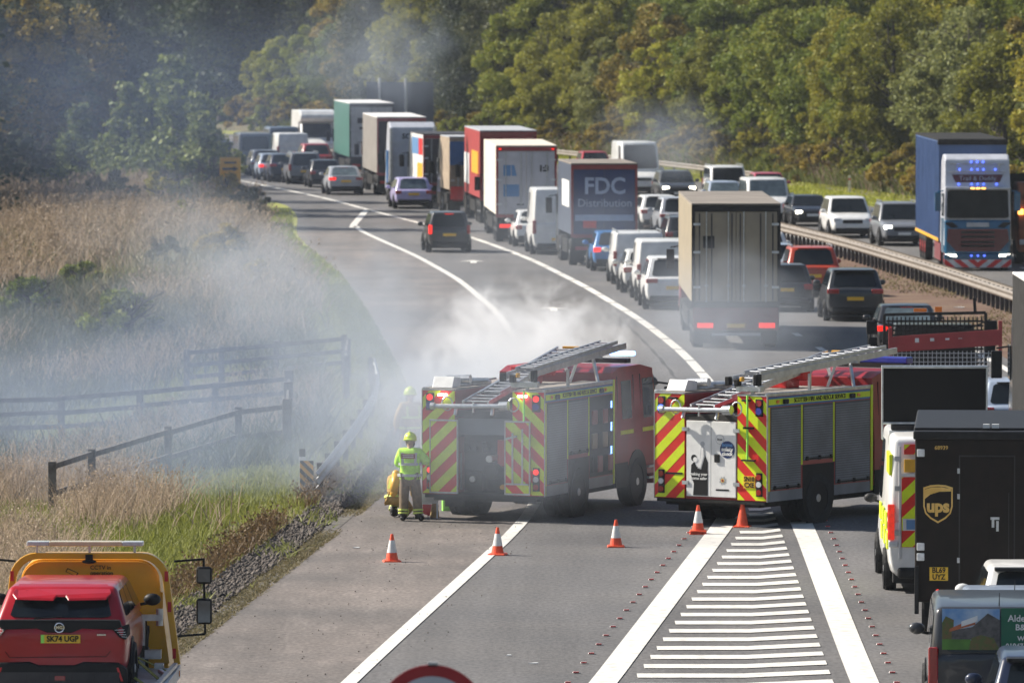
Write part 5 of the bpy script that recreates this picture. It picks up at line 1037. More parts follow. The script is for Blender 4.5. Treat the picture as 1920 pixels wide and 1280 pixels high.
    for s in (-1, 1):
        def sq(b, y0, y1, z0, z1, o0=.0, o1=.0, m=0):
            k = lambda z: s * (w - (z - 1.45) * .046 + .006) if z > 1.45 else s * (w + .006)
            b.slab([(k(z0), y0, z0), (k(z0), y1, z0), (k(z1), y1 - o1, z1), (k(z1), y0 + o0, z1)], (-s * .02, 0, 0), m)
        P('side_window', 'glass_pale', t, lambda b: (sq(b, 4.5, 5.05, 1.75, 2.5)));  P('side_window', 'glass_pale', t, lambda b: sq(b, 5.75, 6.45, 1.72, 2.5, .0, .12))
        P('door_seam', 'ink', t, lambda b: [sq(b, y, y + .015, .75, 2.6) for y in (4.25, 5.2, 5.6)])
        P('side_stripe', 'fluo_yellow', t, lambda b: (sq(b, 4.35, 5.1, 1.45, 1.53), sq(b, 5.65, 6.3, 1.45, 1.53)))
        P('front_arch', 'ink', t, lambda b: (b.cyl((s * (w - .15), 5.3, .54), (s * (w + .014), 5.3, .54), .58, .58, 20), b.box(*sorted((s * (w - .03), s * (w + .012))), 4.05, 4.75, .42, .9)))
        P('step', 'steel', t, lambda b: (b.box(*sorted((s * (w - .02), s * (w + .05))), 5.9, 6.4, .5, .54), b.box(*sorted((s * (w - .02), s * (w + .05))), 5.9, 6.4, .72, .76)))
        P('mirror', 'ink', t, lambda b: (b.box(*sorted((s * (w + .12), s * (w + .34))), 6.55, 6.65, 1.75, 2.3), b.bar((s * (w - .1), 6.5, 2.4), (s * (w + .25), 6.6, 2.35), .04, .04)), bevel=.03)
        P('headlamp', 'lamp_white', t, lambda b: b.box(*sorted((s * .75, s * 1.1)), 6.62, 6.72, .75, .95), bevel=.03)
    P('windscreen', 'glass', t, lambda b: window_on(b, (1.16, E - .06, 1.62), (-1.16, E - .06, 1.62), (-1.1, E - .23, 2.62), (1.1, E - .23, 2.62), .03, .97, .03, .95, .02))
    P('front_bumper', 'fire_red', t, lambda b: b.box(-w, w, E - .4, E + .12, .38, .72), bevel=.06)
    P('light_bar', 'lamp_blue' if not opened else 'lamp_bluewhite_lit', t, lambda b: b.box(-.85, .85, 6.0, 6.25, 2.86, 3.0) if not opened else b.box(.45, .95, 5.9, 6.1, 2.93, 3.02), bevel=.03)
    P('light_bar_base', 'ink', t, lambda b: b.box(-.7, .8, 5.95, 6.2, 2.78, 2.87))
    for y in (1.9, 5.3):
        for s in (-1, 1): wheel(t, s * 1.13, y, .48, .30, detail=True)
        for s in (-1, 1):
            if y < 3: MB().cyl((s * .68, y, .48), (s * .88, y, .48), .48, n=20).build('inner_wheel', 'rubber', t)
    return t
fire_engine('fire engine with closed white rear doors and yellow and red chevrons, nearer the camera', 1332, 986, 33, False)
fire_engine('fire engine in the smoke with its rear doors open over a pump bay', 906, 977, 20.5, True)

# ------------------------------------------------------------ traffic patrol van with matrix sign
t = car('bigvan', 'patrol_van', 'white', 'white patrol van with red and yellow chevrons carrying a large black matrix sign', 'patrol van', 1777, 1114, head=.7, H=2.66, panes=False, L=6.0, W=2.02)
for o in kids(t):
    if o.name.startswith('tail_light'): bpy.data.objects.remove(o)
    elif o.name.startswith('mirror'): o.data.materials[0] = M['black_trim']
w = 1.01
b = MB(); chevrons(b, -.78, -.02, .80, 1.98, -.012, .44, .95, 0, 1, .05); b.build('chevron_door', ['fluo_red', 'fluo_yellow'], t)
b = MB(); chevrons(b, .02, .78, .80, 1.98, -.012, .44, -.95, 0, 1, .05); b.build('chevron_door', ['fluo_red', 'fluo_yellow'], t)
b = MB(); chevrons(b, -.74, .74, 2.36, 2.53, .045, .44, .95, 0, 1, .05); b.build('chevron_header', ['fluo_red', 'fluo_yellow'], t)
P('rear_pane', 'amber', t, lambda b: b.box(-.74, .74, -.003, .03, 2.06, 2.28), bevel=.01)
P('door_edges', 'dirty_white', t, lambda b: (b.box(-.80, .80, -.02, .02, 1.985, 2.04), b.box(-.015, .015, -.022, .02, .6, 2.4), b.box(-.83, -.79, -.018, .02, .6, 2.5), b.box(.79, .83, -.018, .02, .6, 2.5)), bevel=.008)
P('operator_panel', ['dirty_white', 'sticker_blue'], t, lambda b: (b.box(-.76, .3, -.026, -.019, 1.08, 1.28, 0), b.box(-.70, -.55, -.03, -.027, 1.10, 1.26, 1)))
text('TRANSPORT', .075, FM(-.52, -.03, 1.22), 'badge_navy', t, align='LEFT'); text('SCOTLAND', .08, FM(-.52, -.03, 1.14), 'badge_navy', t, align='LEFT', bold=.002)
P('number_plate', 'plate_yellow', t, lambda b: b.box(-.50, .02, -.05, -.03, .66, .80)); text('SD21', .12, FM(-.36, -.053, .73), 'ink', t, bold=.003)
for s in (-1, 1):
    P('tail_light', 'lamp_red_soft', t, lambda b: b.box(*sorted((s * .90, s * 1.012)), -.03, .12, .92, 1.52), bevel=.02)
    P('reverse_light', 'lamp_white', t, lambda b: b.box(*sorted((s * .84, s * 1.0)), -.03, .1, .80, .90), bevel=.02)
    P('side_blocks', ['fluo_yellow', 'lamp_orange', 'chassis'], t, lambda b: ([b.box(*sorted((s * (w - .015), s * (w + .008))), y, y + .55, z, z + .28, 0) for y, z in ((.2, .75), (.8, 1.05), (1.4, .75), (2.0, 1.05), (2.6, .75), (3.2, 1.05))], [b.box(*sorted((s * (.93), s * (.985))), y, y + .3, 2.0, 2.35, 0) for y in (.15, .6, 1.05)]))
P('hinge', 'steel', t, lambda b: [b.box(-.90, -.80, -.03, -.0, z, z + .08) for z in (1.0, 1.75, 2.25)])
m_ = mat('led_black', (.006, .006, .006), .7, 0, .3, 60, spec=.2)
P('matrix_sign', ['led_black', 'steel'], t, lambda b: (b.box(-1.02, .73, 1.9, 2.08, 2.80, 3.72, 0)), bevel=.01)
P('sign_frame', 'steel', t, lambda b: (b.box(-1.05, .76, 1.88, 2.1, 3.72, 3.76), b.box(-1.05, .76, 1.88, 2.1, 2.76, 2.80), b.box(-1.05, -1.02, 1.89, 2.09, 2.5, 3.72), b.box(.73, .76, 1.89, 2.09, 2.78, 3.72)), bevel=.008)
P('sign_base', 'ink', t, lambda b: (b.box(-.88, .92, 1.8, 2.2, 2.66, 2.758)), bevel=.01)
P('sign_feet', 'steel', t, lambda b: (b.box(-.92, .9, 1.82, 1.88, 2.6, 2.66), b.cyl((-.55, 1.85, 2.5), (-.55, 1.85, 2.62), .03)))

# ------------------------------------------------------------ recovery truck with the red hatchback
mat('rec_yellow', (.80, .40, .008), .35, 0, .08, 2.5, coat=.4); mat('lamp_amber_clear', (.75, .6, .4), .2, 0, .1, 9, coat=.8)
hd = 1.2; t = empty('recovery_truck', label='yellow recovery truck with red hatchback on its bed, lower left corner', cat='recovery truck')
p = G(168, 1367); t.location = p - dirv(hd) * 7.4; t.rotation_euler = (0, 0, R(-hd))
Yc = 7.4; w = 1.22; HT = 2.43
def arch(k, zt, zb, r, n=7):
    pts = [(-w * k - .03, zb)]
    for i in range(n + 1):
        a = math.pi - i * (math.pi / 2) / n; pts.append((-w * k + .12 + r + r * math.cos(a), zt - r + r * math.sin(a)))
    for i in range(n + 1):
        a = math.pi / 2 - i * (math.pi / 2) / n; pts.append((w * k - .12 - r + r * math.cos(a), zt - r + r * math.sin(a)))
    pts.append((w * k + .03, zb)); return pts
o_ = arch(1, HT, .9, .38); i_ = arch(.93, HT - .085, .9, .33)
b = MB(); n = len(o_); vs = [(u, Yc, v) for u, v in o_] + [(u, Yc, v) for u, v in i_] + [(u, Yc + .12, v) for u, v in o_] + [(u, Yc + .12, v) for u, v in i_]; fs = []
for i in range(n - 1):
    fs += [(i, i + 1, n + i + 1, n + i), (2 * n + i, 3 * n + i, 3 * n + i + 1, 2 * n + i + 1), (i, 2 * n + i, 2 * n + i + 1, i + 1), (n + i, n + i + 1, 3 * n + i + 1, 3 * n + i)]
b.add(vs, fs); b.build('headboard_frame', 'rec_yellow', t, bevel=.012)
P('cab', 'rec_yellow', t, lambda b: b.loft([[(u, y, v) for u, v in arch(k, zt, .6, .3)] for y, k, zt in ((Yc + .2, .88, HT - .10), (Yc + 1.3, .88, HT - .08), (Yc + 1.7, .86, HT - .3), (Yc + 1.95, .85, 1.7))]), bevel=.02)
P('cab_panels', 'rec_yellow', t, lambda b: [b.box(x, x + .38, Yc + .185, Yc + .205, z, z + .26) for x in (.12, .62, -.5, -1.0) for z in (1.62, 1.0)], bevel=.03)
P('inner_panel', 'rec_yellow', t, lambda b: b.slab([(u * .965 - .0, Yc + .17, v - .05) for u, v in arch(.90, HT - .08, .95, .3)], (0, .03, 0)), bevel=.008)
P('camera_sign', ['ink', 'rec_yellow'], t, lambda b: (b.slab([(u - .22, Yc + .163, v + 2.12) for u, v in ((-.12, .04), (.03, -.03), (.06, .02), (-.09, .09))], (0, .004, 0), 0), b.slab([(u - .22, Yc + .160, v + 2.12) for u, v in ((-.105, .04), (.02, -.018), (.043, .02), (-.085, .075))], (0, .004, 0), 1), b.box(-.36, -.3, Yc + .162, Yc + .166, 2.08, 2.11, 0)))
text('CCTV in', .08, FM(-.0, Yc + .162, 2.215), 'ink', t, align='LEFT'); text('operation', .08, FM(-.0, Yc + .162, 2.14), 'ink', t, align='LEFT')
P('work_camera', 'ink', t, lambda b: (b.box(-.05, .05, Yc - .03, Yc + .1, HT - .12, HT - .02), b.ell((0, Yc + .0, HT - .12), (.10, .05, .03), 12, 6)), bevel=.0)
P('light_bar', ['lamp_white', 'lamp_amber_clear'], t, lambda b: (b.box(-.86, -.55, Yc - .0, Yc + .22, 2.52, 2.585, 0), b.box(-.55, .45, Yc + .0, Yc + .22, 2.52, 2.585, 1), b.box(.45, .74, Yc + .0, Yc + .22, 2.52, 2.585, 0)), bevel=.015)
P('light_bar_feet', 'steel', t, lambda b: [b.box(x - .015, x + .015, Yc + .05, Yc + .1, HT - .01, 2.52) for x in (-.72, .0, .62)])
for z in (2.04, 1.62, .98):
    for s in (-1, 1): P('reflector', 'signal_red', t, lambda b: b.box(*sorted((s * (1.035 + (2.04 - z) * .10), s * (1.085 + (2.04 - z) * .10))), Yc - .008, Yc - .001, z, z + .14))
for s in (-1, 1):
    P('mirror_arm', 'ink', t, lambda b: (b.bar((s * 1.1, Yc + 1.0, 2.24), (s * 1.50, Yc + 1.15, 2.26), .03, .03), b.bar((s * 1.50, Yc + 1.15, 2.27), (s * 1.52, Yc + 1.15, 1.22), .03, .03), b.bar((s * 1.52, Yc + 1.15, 1.22), (s * 1.1, Yc + 1.0, 1.2), .03, .03)))
    for z0, z1 in ((1.92, 2.16), (1.36, 1.72)):
        mm = P('mirror', 'ink', t, lambda b: b.box(*sorted((s * 1.40, s * 1.62)), Yc + 1.06, Yc + 1.16, z0, z1), bevel=.04)
        P('mirror_glass', 'glass_pale', mm, lambda b: b.box(*sorted((s * 1.425, s * 1.595)), Yc + 1.05, Yc + 1.059, z0 + .03, z1 - .03), bevel=.0)
P('bed', ['aluminium', 'chassis'], t, lambda b: (b.box(-1.2, 1.2, .0, Yc - .1, .80, .86, 0), b.box(-1.26, -1.2, 0, Yc - .1, .74, .90, 0), b.box(1.2, 1.26, 0, Yc - .1, .74, .90, 0), b.box(-.5, .5, .2, Yc + 1.5, .5, .79, 1)))
P('side_marker', 'lamp_orange', t, lambda b: b.box(1.262, 1.275, Yc - .5, Yc - .4, .78, .86))
P('winch_frame', 'steel', t, lambda b: (b.box(.62, 1.02, Yc - .25, Yc - .15, 1.52, 1.60), b.cyl((.98, Yc - .2, 1.45), (.98, Yc - .2, 1.68), .05), b.box(.70, .78, Yc - .24, Yc - .16, .86, 1.52), b.box(.78, 1.0, Yc - .3, Yc - .1, 1.0, 1.12)))
mat('strap', (.35, .33, .06), .8, 0, .2, 20)
P('lashing_strap', ['strap', 'dirty_white', 'steel'], t, lambda b: (b.bar((.62, Yc - 2.4, 1.05), (1.05, Yc - 3.2, .87), .05, .01, 0), b.bar((.66, Yc - 1.0, 1.1), (1.08, Yc - 1.9, .87), .05, .01, 0), b.bar((.58, Yc - 2.2, 1.1), (.7, Yc - 3.4, .87), .04, .01, 1), b.bar((.7, Yc - 1.0, 1.1), (1.18, Yc - 1.2, .9), .05, .01, 0), b.box(.98, 1.1, Yc - 1.3, Yc - 1.1, .95, 1.02, 2), b.cyl((1.08, Yc - 1.6, .95), (1.2, Yc - 1.8, .9), .04, n=8, m=2), b.bar((1.16, Yc - 3.6, .93), (1.22, Yc - .6, .95), .06, .05, 2)))
P('wheels', 'rubber', t, lambda b: [b.cyl((s * .85, y, .42), (s * 1.13, y, .42), .42, n=20) for s in (-1, 1) for y in (1.6, 7.9)])
PAL['cherry'] = (.38, .005, .012)
t = car('hatch', 'car', 'cherry', 'cherry-red electric hatchback with green-flashed plate, on the recovery truck bed', 'car', 112, 1412, head=hd, H=1.5, W=1.84, L=4.29, belt=1.05, hood=.95, z0=.71, near=True, ry=.10, rt=.58, plate=False, glass='glass')
for o in kids(t):
    if o.name.split('.')[0] in ('tail_light', 'rear_bumper', 'rear_screen_trim', 'aerial'): bpy.data.objects.remove(o)
    elif o.name.startswith('mirror'): o.data.materials[0] = M['black_trim']
w = .92
P('roof_spoiler', 'paint_cherry' and M['paint_cherry'], t, lambda b: b.slab([(-.66, .40, 1.37), (-.6, .30, 1.31), (-.1, .26, 1.30), (-.06, .33, 1.345), (.06, .33, 1.345), (.1, .26, 1.30), (.6, .30, 1.31), (.66, .40, 1.37), (.6, .68, 1.46), (-.6, .68, 1.46)], (0, .03, .035)), bevel=.012)
P('black_tailgate_band', 'ink', t, lambda b: b.slab([(u, -.005, v) for u, v in ((-.80, 1.07), (.80, 1.07), (.83, .98), (.74, .94), (.3, .955), (.16, .90), (-.16, .90), (-.3, .955), (-.74, .94), (-.83, .98))], (0, .11, 0)), bevel=.015)
for s in (-1, 1):
    P('tail_light', 'ink', t, lambda b: b.slab([(s * .70, -.022, .955), (s * .915, .20, 1.0), (s * .925, .24, .86), (s * .875, .06, .80), (s * .80, -.016, .84)], (0, .05, 0)), bevel=.008)
    P('light_bars', 'lamp_white', t, lambda b: [b.bar((s * (.74 + .03 * i), -.03 + .012 * i, .94 - .03 * i), (s * (.86 + .01 * i), .04 + .02 * i, .94 - .035 * i), .006, .008) for i in range(4)])
    P('bumper_reflector', 'signal_red', t, lambda b: b.slab([(s * .76, -.045, .44), (s * .79, -.045, .44), (s * .85, -.04, .26), (s * .82, -.04, .26)], (0, .01, 0)))
P('rear_bumper', 'ink', t, lambda b: b.slab([(u, -.035, v) for u, v in ((-.92, .42), (-.86, .50), (-.4, .515), (-.28, .47), (.2, .47), (.32, .515), (.78, .505), (.9, .42), (.9, .20), (.8, .14), (-.8, .14), (-.92, .2))], (0, .16, 0)), bevel=.03)
P('diffuser', 'galv_dark', t, lambda b: (b.box(-.8, .8, -.045, -.03, .22, .38), [b.box(x, x + .02, -.05, -.046, .22, .38) for x in (-.45, -.15, .15, .45)]), bevel=.006)
P('fog_lamp', 'lamp_red', t, lambda b: b.box(-.06, .08, -.055, -.044, .27, .33)); P('wiper', 'ink', t, lambda b: b.bar((-.35, .12, 1.075), (.02, .13, 1.10), .02, .015))
P('badge_ring', 'chrome', t, lambda b: [b.cyl((.062 * math.cos(a), -.018, 1.0 - .03 + .062 * math.sin(a)), (.062 * math.cos(a + .42), -.018, .97 + .062 * math.sin(a + .42)), .008, n=6) for a in np.arange(0, 6.25, .4)])
text('MG', .06, FM(0, -.016, .97), 'chrome', t, bold=.003)
P('number_plate', ['plate_yellow', 'lime'], t, lambda b: (b.box(-.20, .28, -.035, -.018, .765, .875, 0), b.box(-.245, -.20, -.035, -.018, .765, .875, 1))); text('SK74 UGP', .105, FM(.045, -.039, .82), 'ink', t, bold=.003, sx=.93)
P('model_lettering', 'chrome', t, lambda b: b.box(.50, .62, -.02, -.012, .865, .885)); P('tailgate_seam', 'ink', t, lambda b: (b.bar((-.66, -.014, .57), (.62, -.014, .585), .004, .008), b.bar((-.72, -.012, .65), (-.66, -.014, .57), .004, .008), b.bar((.62, -.014, .585), (.68, -.012, .66), .004, .008)))

# ------------------------------------------------------------ signs
p = G(432, 372); t = empty('works_sign', (p.x, p.y, 0), 0, 'yellow temporary sign with black lettering bars beside the far end of the queue', 'sign')
mat('sign_amber', (.72, .36, .01), .5, 0, .08, 3); P('panel', 'sign_amber', t, lambda b: b.box(-.52, .52, -.02, .02, .55, 2.05), bevel=.01)
P('legend', 'ink', t, lambda b: (b.box(-.3, .3, -.026, -.021, 1.75, 1.85), b.box(-.4, .15, -.026, -.021, 1.42, 1.55), b.slab([(.15, -.026, 1.36), (.42, -.026, 1.48), (.15, -.026, 1.62)], (0, .005, 0)), b.box(-.3, .3, -.026, -.021, 1.0, 1.07), b.box(-.25, .25, -.026, -.021, .8, .87)))
P('legs', 'chassis', t, lambda b: (b.box(-.42, -.37, .02, .06, -.3, 1.9), b.box(.37, .42, .02, .06, -.3, 1.9)))
z = 478.; x = (750 - 960) * z / FPX; h0 = 0
t = empty('direction_sign', (x, z, h0), 0, 'large dark back of a direction sign with two posts rising above it', 'sign')
mat('sign_back', (.06, .07, .09), .6, .2, .15, 1); P('panel', 'sign_back', t, lambda b: (b.box(-2.15, 2.15, 0, .06, 2.0, 4.75), [b.box(-2.15, 2.15, -.03, 0, zz_, zz_ + .06) for zz_ in (2.4, 3.0, 3.6, 4.2)]))
for s in (-1.3, .37): P('post', 'galv_grey', t, lambda b: b.cyl((s, -.1, 0), (s, -.1, 5.0), .09, n=10))
t = empty('road_sign', (float((809 - 960) * 60 / FPX), 60, 0), 0, 'round red-rimmed road sign rising into the bottom edge', 'road sign')
hz = CAM_H - 1354 * 60 / FPX * math.cos(PITCH) ** 0
P('disc', ['signal_maroon', 'sign_white_shaded'] if False else [mat('signal_maroon', (.30, .008, .015), .45, 0, .05, 5), mat('sign_white_shaded', (.42, .45, .5), .5, 0, .04, 4)], t, lambda b: (b.cyl((0, 0, hz), (0, .02, hz), .455, n=72, m=0), b.cyl((0, -.006, hz), (0, .0, hz), .362, n=72, m=1)))  # white centre greyed: the sign's backlit shade is put into the colour
P('post', 'galv_grey', t, lambda b: b.cyl((0, .08, 0), (0, .08, hz + .3), .045, n=12)); P('bracket', 'galv_grey', t, lambda b: b.box(-.03, .05, -.0, .05, hz + .44, hz + .475))
for px, py, h, lab in ((1645, 455, 1.15, 'white reflector post beside the central barrier left of the grey off-road car'), (1593, 362, .9, 'grey marker post on the green verge below the wooded bank')):
    p = G(px, py); t = empty('marker_post', p, 0, lab, 'marker post'); P('post', 'dirty_white', t, lambda b: b.box(-.06 * h, .06 * h, -.04, .04, -.1, h), bevel=.01); P('band', 'signal_red' if h < 1 else 'galv_grey', t, lambda b: b.box(-.062 * h, .062 * h, -.044, .044, h * .75, h * .85))

# ------------------------------------------------------------ cones
mat('cone_orange', (.80, .09, .03), .5, 0, .12, 10); mat('cone_white', (.72, .72, .7), .4, 0, .1, 10)
def cone(px, py, lab, sleeve=True, stacked=False, H=.5):
    t = empty('traffic_cone', G(px, py), random.uniform(-.2, .2), lab, 'traffic cone', 'orange traffic cones'); z = 0
    if stacked: P('lower_cone_base', 'cone_orange', t, lambda b: b.frust((-.165, .165, -.165, .165, 0), (-.15, .15, -.15, .15, .035)), bevel=.012); z = .045
    P('base', 'cone_orange', t, lambda b: b.frust((-.165, .165, -.165, .165, z), (-.15, .15, -.15, .15, z + .035)), bevel=.012)
    P('body', 'cone_orange', t, lambda b: b.cyl((0, 0, z + .034), (0, 0, z + H), .115, .024, 18), smooth=False)
    if sleeve:
        r = lambda q: .115 + (.024 - .115) * (q - .034) / (H - .034) + .003
        P('sleeve', 'cone_white', t, lambda b: b.cyl((0, 0, z + .17), (0, 0, z + .39), r(.17), r(.39), 18, caps=False))
cone(735, 1053, 'leftmost orange cone with white sleeve, on the dusty hard shoulder')
cone(933, 1040, 'orange cone standing on the white slip road edge line')
cone(1155, 1025, 'lone orange cone on the open tarmac right of the white edge line')
cone(1309, 1001, 'orange cone stacked on another at the corner of the nearer fire engine', stacked=True)
cone(1392, 988, 'all-orange cone without white sleeve at the top of the hatching', sleeve=False)

# ------------------------------------------------------------ people
mat('hivis', (.46, .86, .06), .7, 0, .12, 14); mat('hivis_dim', (.30, .7, .12), .7, 0, .12, 14); mat('helmet_yellow', (.70, .88, .04), .3, 0, .05, 8, coat=.5); mat('kit_brown', (.20, .145, .09), .9, 0, .2, 14)
mat('silver_tape', (.5, .52, .54), .4, .2, .05, 10); mat('kit_tan', (.42, .27, .09), .85, 0, .2, 14); mat('skin', (.45, .28, .2), .6, 0, .08, 20); mat('boot', (.03, .028, .027), .6, 0, .2, 9); mat('tape_yellow', (.62, .72, .15), .5, 0, .05, 9)
mat('patch_maroon', (.25, .03, .05), .6, 0, .05, 9)
def skin(name, V, E, rad, root_i, material, parent, sub=1):
    me = bpy.data.meshes.new(name); me.from_pydata([tuple(v) for v in V], E, []); o = bpy.data.objects.new(name, me); COL.objects.link(o); o.parent = parent
    sk = o.modifiers.new('skin', 'SKIN'); sk.use_smooth_shade = True
    lay = me.skin_vertices[0].data
    for i, r in enumerate(rad): lay[i].radius = (r if isinstance(r, tuple) else (r, r)); lay[i].use_root = (i == root_i)
    sb = o.modifiers.new('sub', 'SUBSURF'); sb.levels = sub; sb.render_levels = sub
    me.materials.append(M[material]); return o
def person(px, py, rz, lab, J, jacket='hivis', trousers='kit_brown', helmet='helmet_yellow', tape='silver_tape', helm_rot=0, scale=1.0, patch=False):
    """J: joints of the pose"""
    t = empty('person', G(px, py), rz, lab, 'person'); t.scale = (scale,) * 3
    j = {k: Vector(v) for k, v in J.items()}
    names = ['pelvis', 'spine', 'chest', 'neck', 'headlow', 'head', 'shL', 'elL', 'wrL', 'shR', 'elR', 'wrR', 'hipL', 'knL', 'anL', 'toeL', 'hipR', 'knR', 'anR', 'toeR']
    j['headlow'] = j['neck'].lerp(j['head'], .55)
    rad = [.11, .11, .12, .05, .07, .085, .055, .042, .028, .055, .042, .028, .08, .058, .04, .035, .08, .058, .04, .035]
    V = [j[n_] for n_ in names]; E = [(0, 1), (1, 2), (2, 3), (3, 4), (4, 5), (2, 6), (6, 7), (7, 8), (2, 9), (9, 10), (10, 11), (0, 12), (12, 13), (13, 14), (14, 15), (0, 16), (16, 17), (17, 18), (18, 19)]
    for wr, el in ((8, 7), (11, 10)):       # palm and five fingers
        d = (V[wr] - V[el]).normalized(); a = d.orthogonal().normalized(); palm = V[wr] + d * .07; V.append(palm); rad.append((.034, .02)); pi_ = len(V) - 1; E.append((wr, pi_))
        for k, (o_, l_) in enumerate(((-.027, .055), (-.009, .068), (.009, .07), (.026, .06))):
            q = palm + d * .04 + a * o_; V.append(q); rad.append(.009); E.append((pi_, len(V) - 1)); c_ = d.cross(a); V.append(q + d * l_ * .6 + c_ * .025); rad.append(.008); E.append((len(V) - 2, len(V) - 1))
        q = V[wr] + d * .035 + a * .038; V.append(q); rad.append(.011); E.append((wr, len(V) - 1)); V.append(q + d * .035 + a * .012); rad.append(.009); E.append((len(V) - 2, len(V) - 1))
    skin('body', V, E, rad, 0, 'skin', t)
    # clothes
    jn = ['pelvis', 'spine', 'chest', 'neck', 'shL', 'elL', 'wrL', 'shR', 'elR', 'wrR']; VV = [j[n_].copy() for n_ in jn]; VV[0] = j['pelvis'] + (j['spine'] - j['pelvis']) * .05; VV[3] = j['chest'].lerp(j['neck'], .75)
    hem = j['pelvis'] + (j['pelvis'] - j['spine']).normalized() * .10; VV.append(hem)
    skin('jacket', VV, [(0, 1), (1, 2), (2, 3), (2, 4), (4, 5), (5, 6), (2, 7), (7, 8), (8, 9), (0, 10)], [(.235, .185), (.215, .175), (.215, .165), .095, .112, .09, .066, .112, .09, .066, (.24, .185)], 1, jacket, t, 2)
    jn = ['pelvis', 'hipL', 'knL', 'anL', 'hipR', 'knR', 'anR']; VV = [j[n_].copy() for n_ in jn]; VV[0].z -= .02
    skin('trousers', VV, [(0, 1), (1, 2), (2, 3), (0, 4), (4, 5), (5, 6)], [(.16, .14), .12, .10, .09, .12, .10, .09], 0, trousers, t, 2)
    for s in 'LR':
        a = j['kn' + s]; c = j['an' + s]
        P('reflective_band', 'tape_yellow', t, lambda b: (b.cyl(a.lerp(c, .62), a.lerp(c, .70), .106, .105, 14), b.cyl(a.lerp(c, .77), a.lerp(c, .85), .104, .103, 14)))
        P('boot', 'boot', t, lambda b: (b.ell((c + (j['toe' + s] - c) * .5), (.062, .15, .06), 12, 8), b.cyl(c + Vector((0, 0, -.04)), c + Vector((0, 0, .12)), .062, .075, 12)), smooth=True)
    if tape:
        for k, (aa, bb, f, rr) in enumerate((('pelvis', 'spine', .15, (.25, .20)), ('spine', 'chest', .15, (.232, .19)))):
            c = j[aa].lerp(j[bb], f); u = (j[bb] - j[aa]).normalized(); q = u.to_track_quat('Z', 'Y')
            def ringb(b):
                rings = []
                for hh in (-.025, .025):
                    rings.append([c + q @ Vector((rr[0] * 1.0 * math.cos(x) * .98, rr[1] * math.sin(x) * .98, hh)) for x in np.linspace(0, 2 * math.pi, 25)[:-1]])
                b.loft(rings)
            P('reflective_tape', tape, t, ringb)
        P('reflective_tape', tape, t, lambda b: [b.bar(j['spine'] + Vector((s * .12, -.178, .02)), j['chest'] + Vector((s * .13, -.165, .06)), .05, .012, up=(0, 1, 0)) for s in (-1, 1)])
    if patch: P('back_patch', ['patch_maroon', 'dirty_white'], t, lambda b: (b.box(-.15, .12, -.205, -.18, 1.22, 1.31, 0), b.box(-.12, .09, -.209, -.2055, 1.275, 1.29, 1), b.box(-.12, .09, -.209, -.2055, 1.24, 1.255, 1)))
    h = j['head']; u = (j['head'] - j['neck']).normalized(); q = u.to_track_quat('Z', 'Y')
    hm = MB(); hm.ell((0, .0, .03), (.125, .155, .13), 18, 10, zmin=-.25); hm.ell((0, .02, .0), (.14, .185, .022), 18, 6); hm.box(-.012, .012, -.13, .12, .135, .165)
    hm.rot(Matrix.Translation(h) @ (q.to_matrix().to_4x4())); hm.build('helmet', helmet, t, smooth=True)
    nk = MB(); nk.ell((0, -.05, -.06), (.09, .07, .09), 12, 8); nk.rot(Matrix.Translation(h) @ q.to_matrix().to_4x4()); nk.build('neck_flap', 'boot', t, smooth=True)
    fc = MB(); fc.ell((0, .085, -.045), (.02, .025, .03), 8, 6, 0)
    for s in (-1, 1): fc.ell((s * .032, .072, -.02), (.013, .01, .008), 8, 5, 1); fc.ell((s * .085, .0, -.03), (.012, .02, .03), 8, 5, 0)
    fc.ell((0, .077, -.085), (.025, .01, .007), 8, 5, 2); fc.rot(Matrix.Translation(h) @ q.to_matrix().to_4x4()); fc.build('face', ['skin', 'ink', 'patch_maroon'], t, smooth=True)
    return t
stand = dict(pelvis=(0, 0, .86), spine=(0, .0, 1.08), chest=(0, .0, 1.27), neck=(.0, .01, 1.42), head=(.0, .03, 1.56), shL=(-.17, 0, 1.32), elL=(-.25, .04, 1.08), wrL=(-.06, .24, 1.10), shR=(.17, 0, 1.32), elR=(.33, .08, 1.13), wrR=(.12, .25, 1.2), hipL=(-.10, 0, .82), knL=(-.12, .03, .47), anL=(-.13, -.02, .09), toeL=(-.16, .12, .05), hipR=(.10, 0, .82), knR=(.13, .03, .47), anR=(.16, -.02, .09), toeR=(.26, .06, .05))
person(769, 977, R(-6), 'firefighter standing with back turned, arms folded, in lime jacket and yellow helmet', stand, patch=True)
walk = dict(stand); walk.update(elL=(-.27, .0, 1.08), wrL=(-.27, .12, .88), elR=(.27, -.02, 1.08), wrR=(.28, .1, .88), knL=(-.11, .12, .48), anL=(-.12, .12, .09), toeL=(-.12, .26, .05), knR=(.11, .0, .46), anR=(.12, -.16, .09), toeR=(.12, -.02, .05))
person(770, 884, R(20), 'firefighter in yellow helmet, a faint figure deep in the smoke', walk, scale=1.05, jacket='kit_tan', tape='tape_yellow')
person(1223, 858, R(160), 'firefighter in lime jacket and dark helmet between the two fire engines', walk, jacket='hivis_dim', trousers='hivis_dim', helmet='boot', scale=1.04)
crouch = dict(pelvis=(0, -.08, .36), spine=(0, .0, .56), chest=(.02, .08, .72), neck=(.06, .17, .82), head=(.12, .28, .84), shL=(-.15, .08, .74), elL=(-.2, .24, .52), wrL=(-.08, .40, .42), shR=(.19, .1, .74), elR=(.24, .26, .55), wrR=(.14, .48, .40), hipL=(-.11, -.08, .38), knL=(-.14, .26, .36), anL=(-.13, .10, .10), toeL=(-.14, .24, .05), hipR=(.11, -.08, .38), knR=(.16, .22, .16), anR=(.15, -.22, .10), toeR=(.15, -.1, .05))
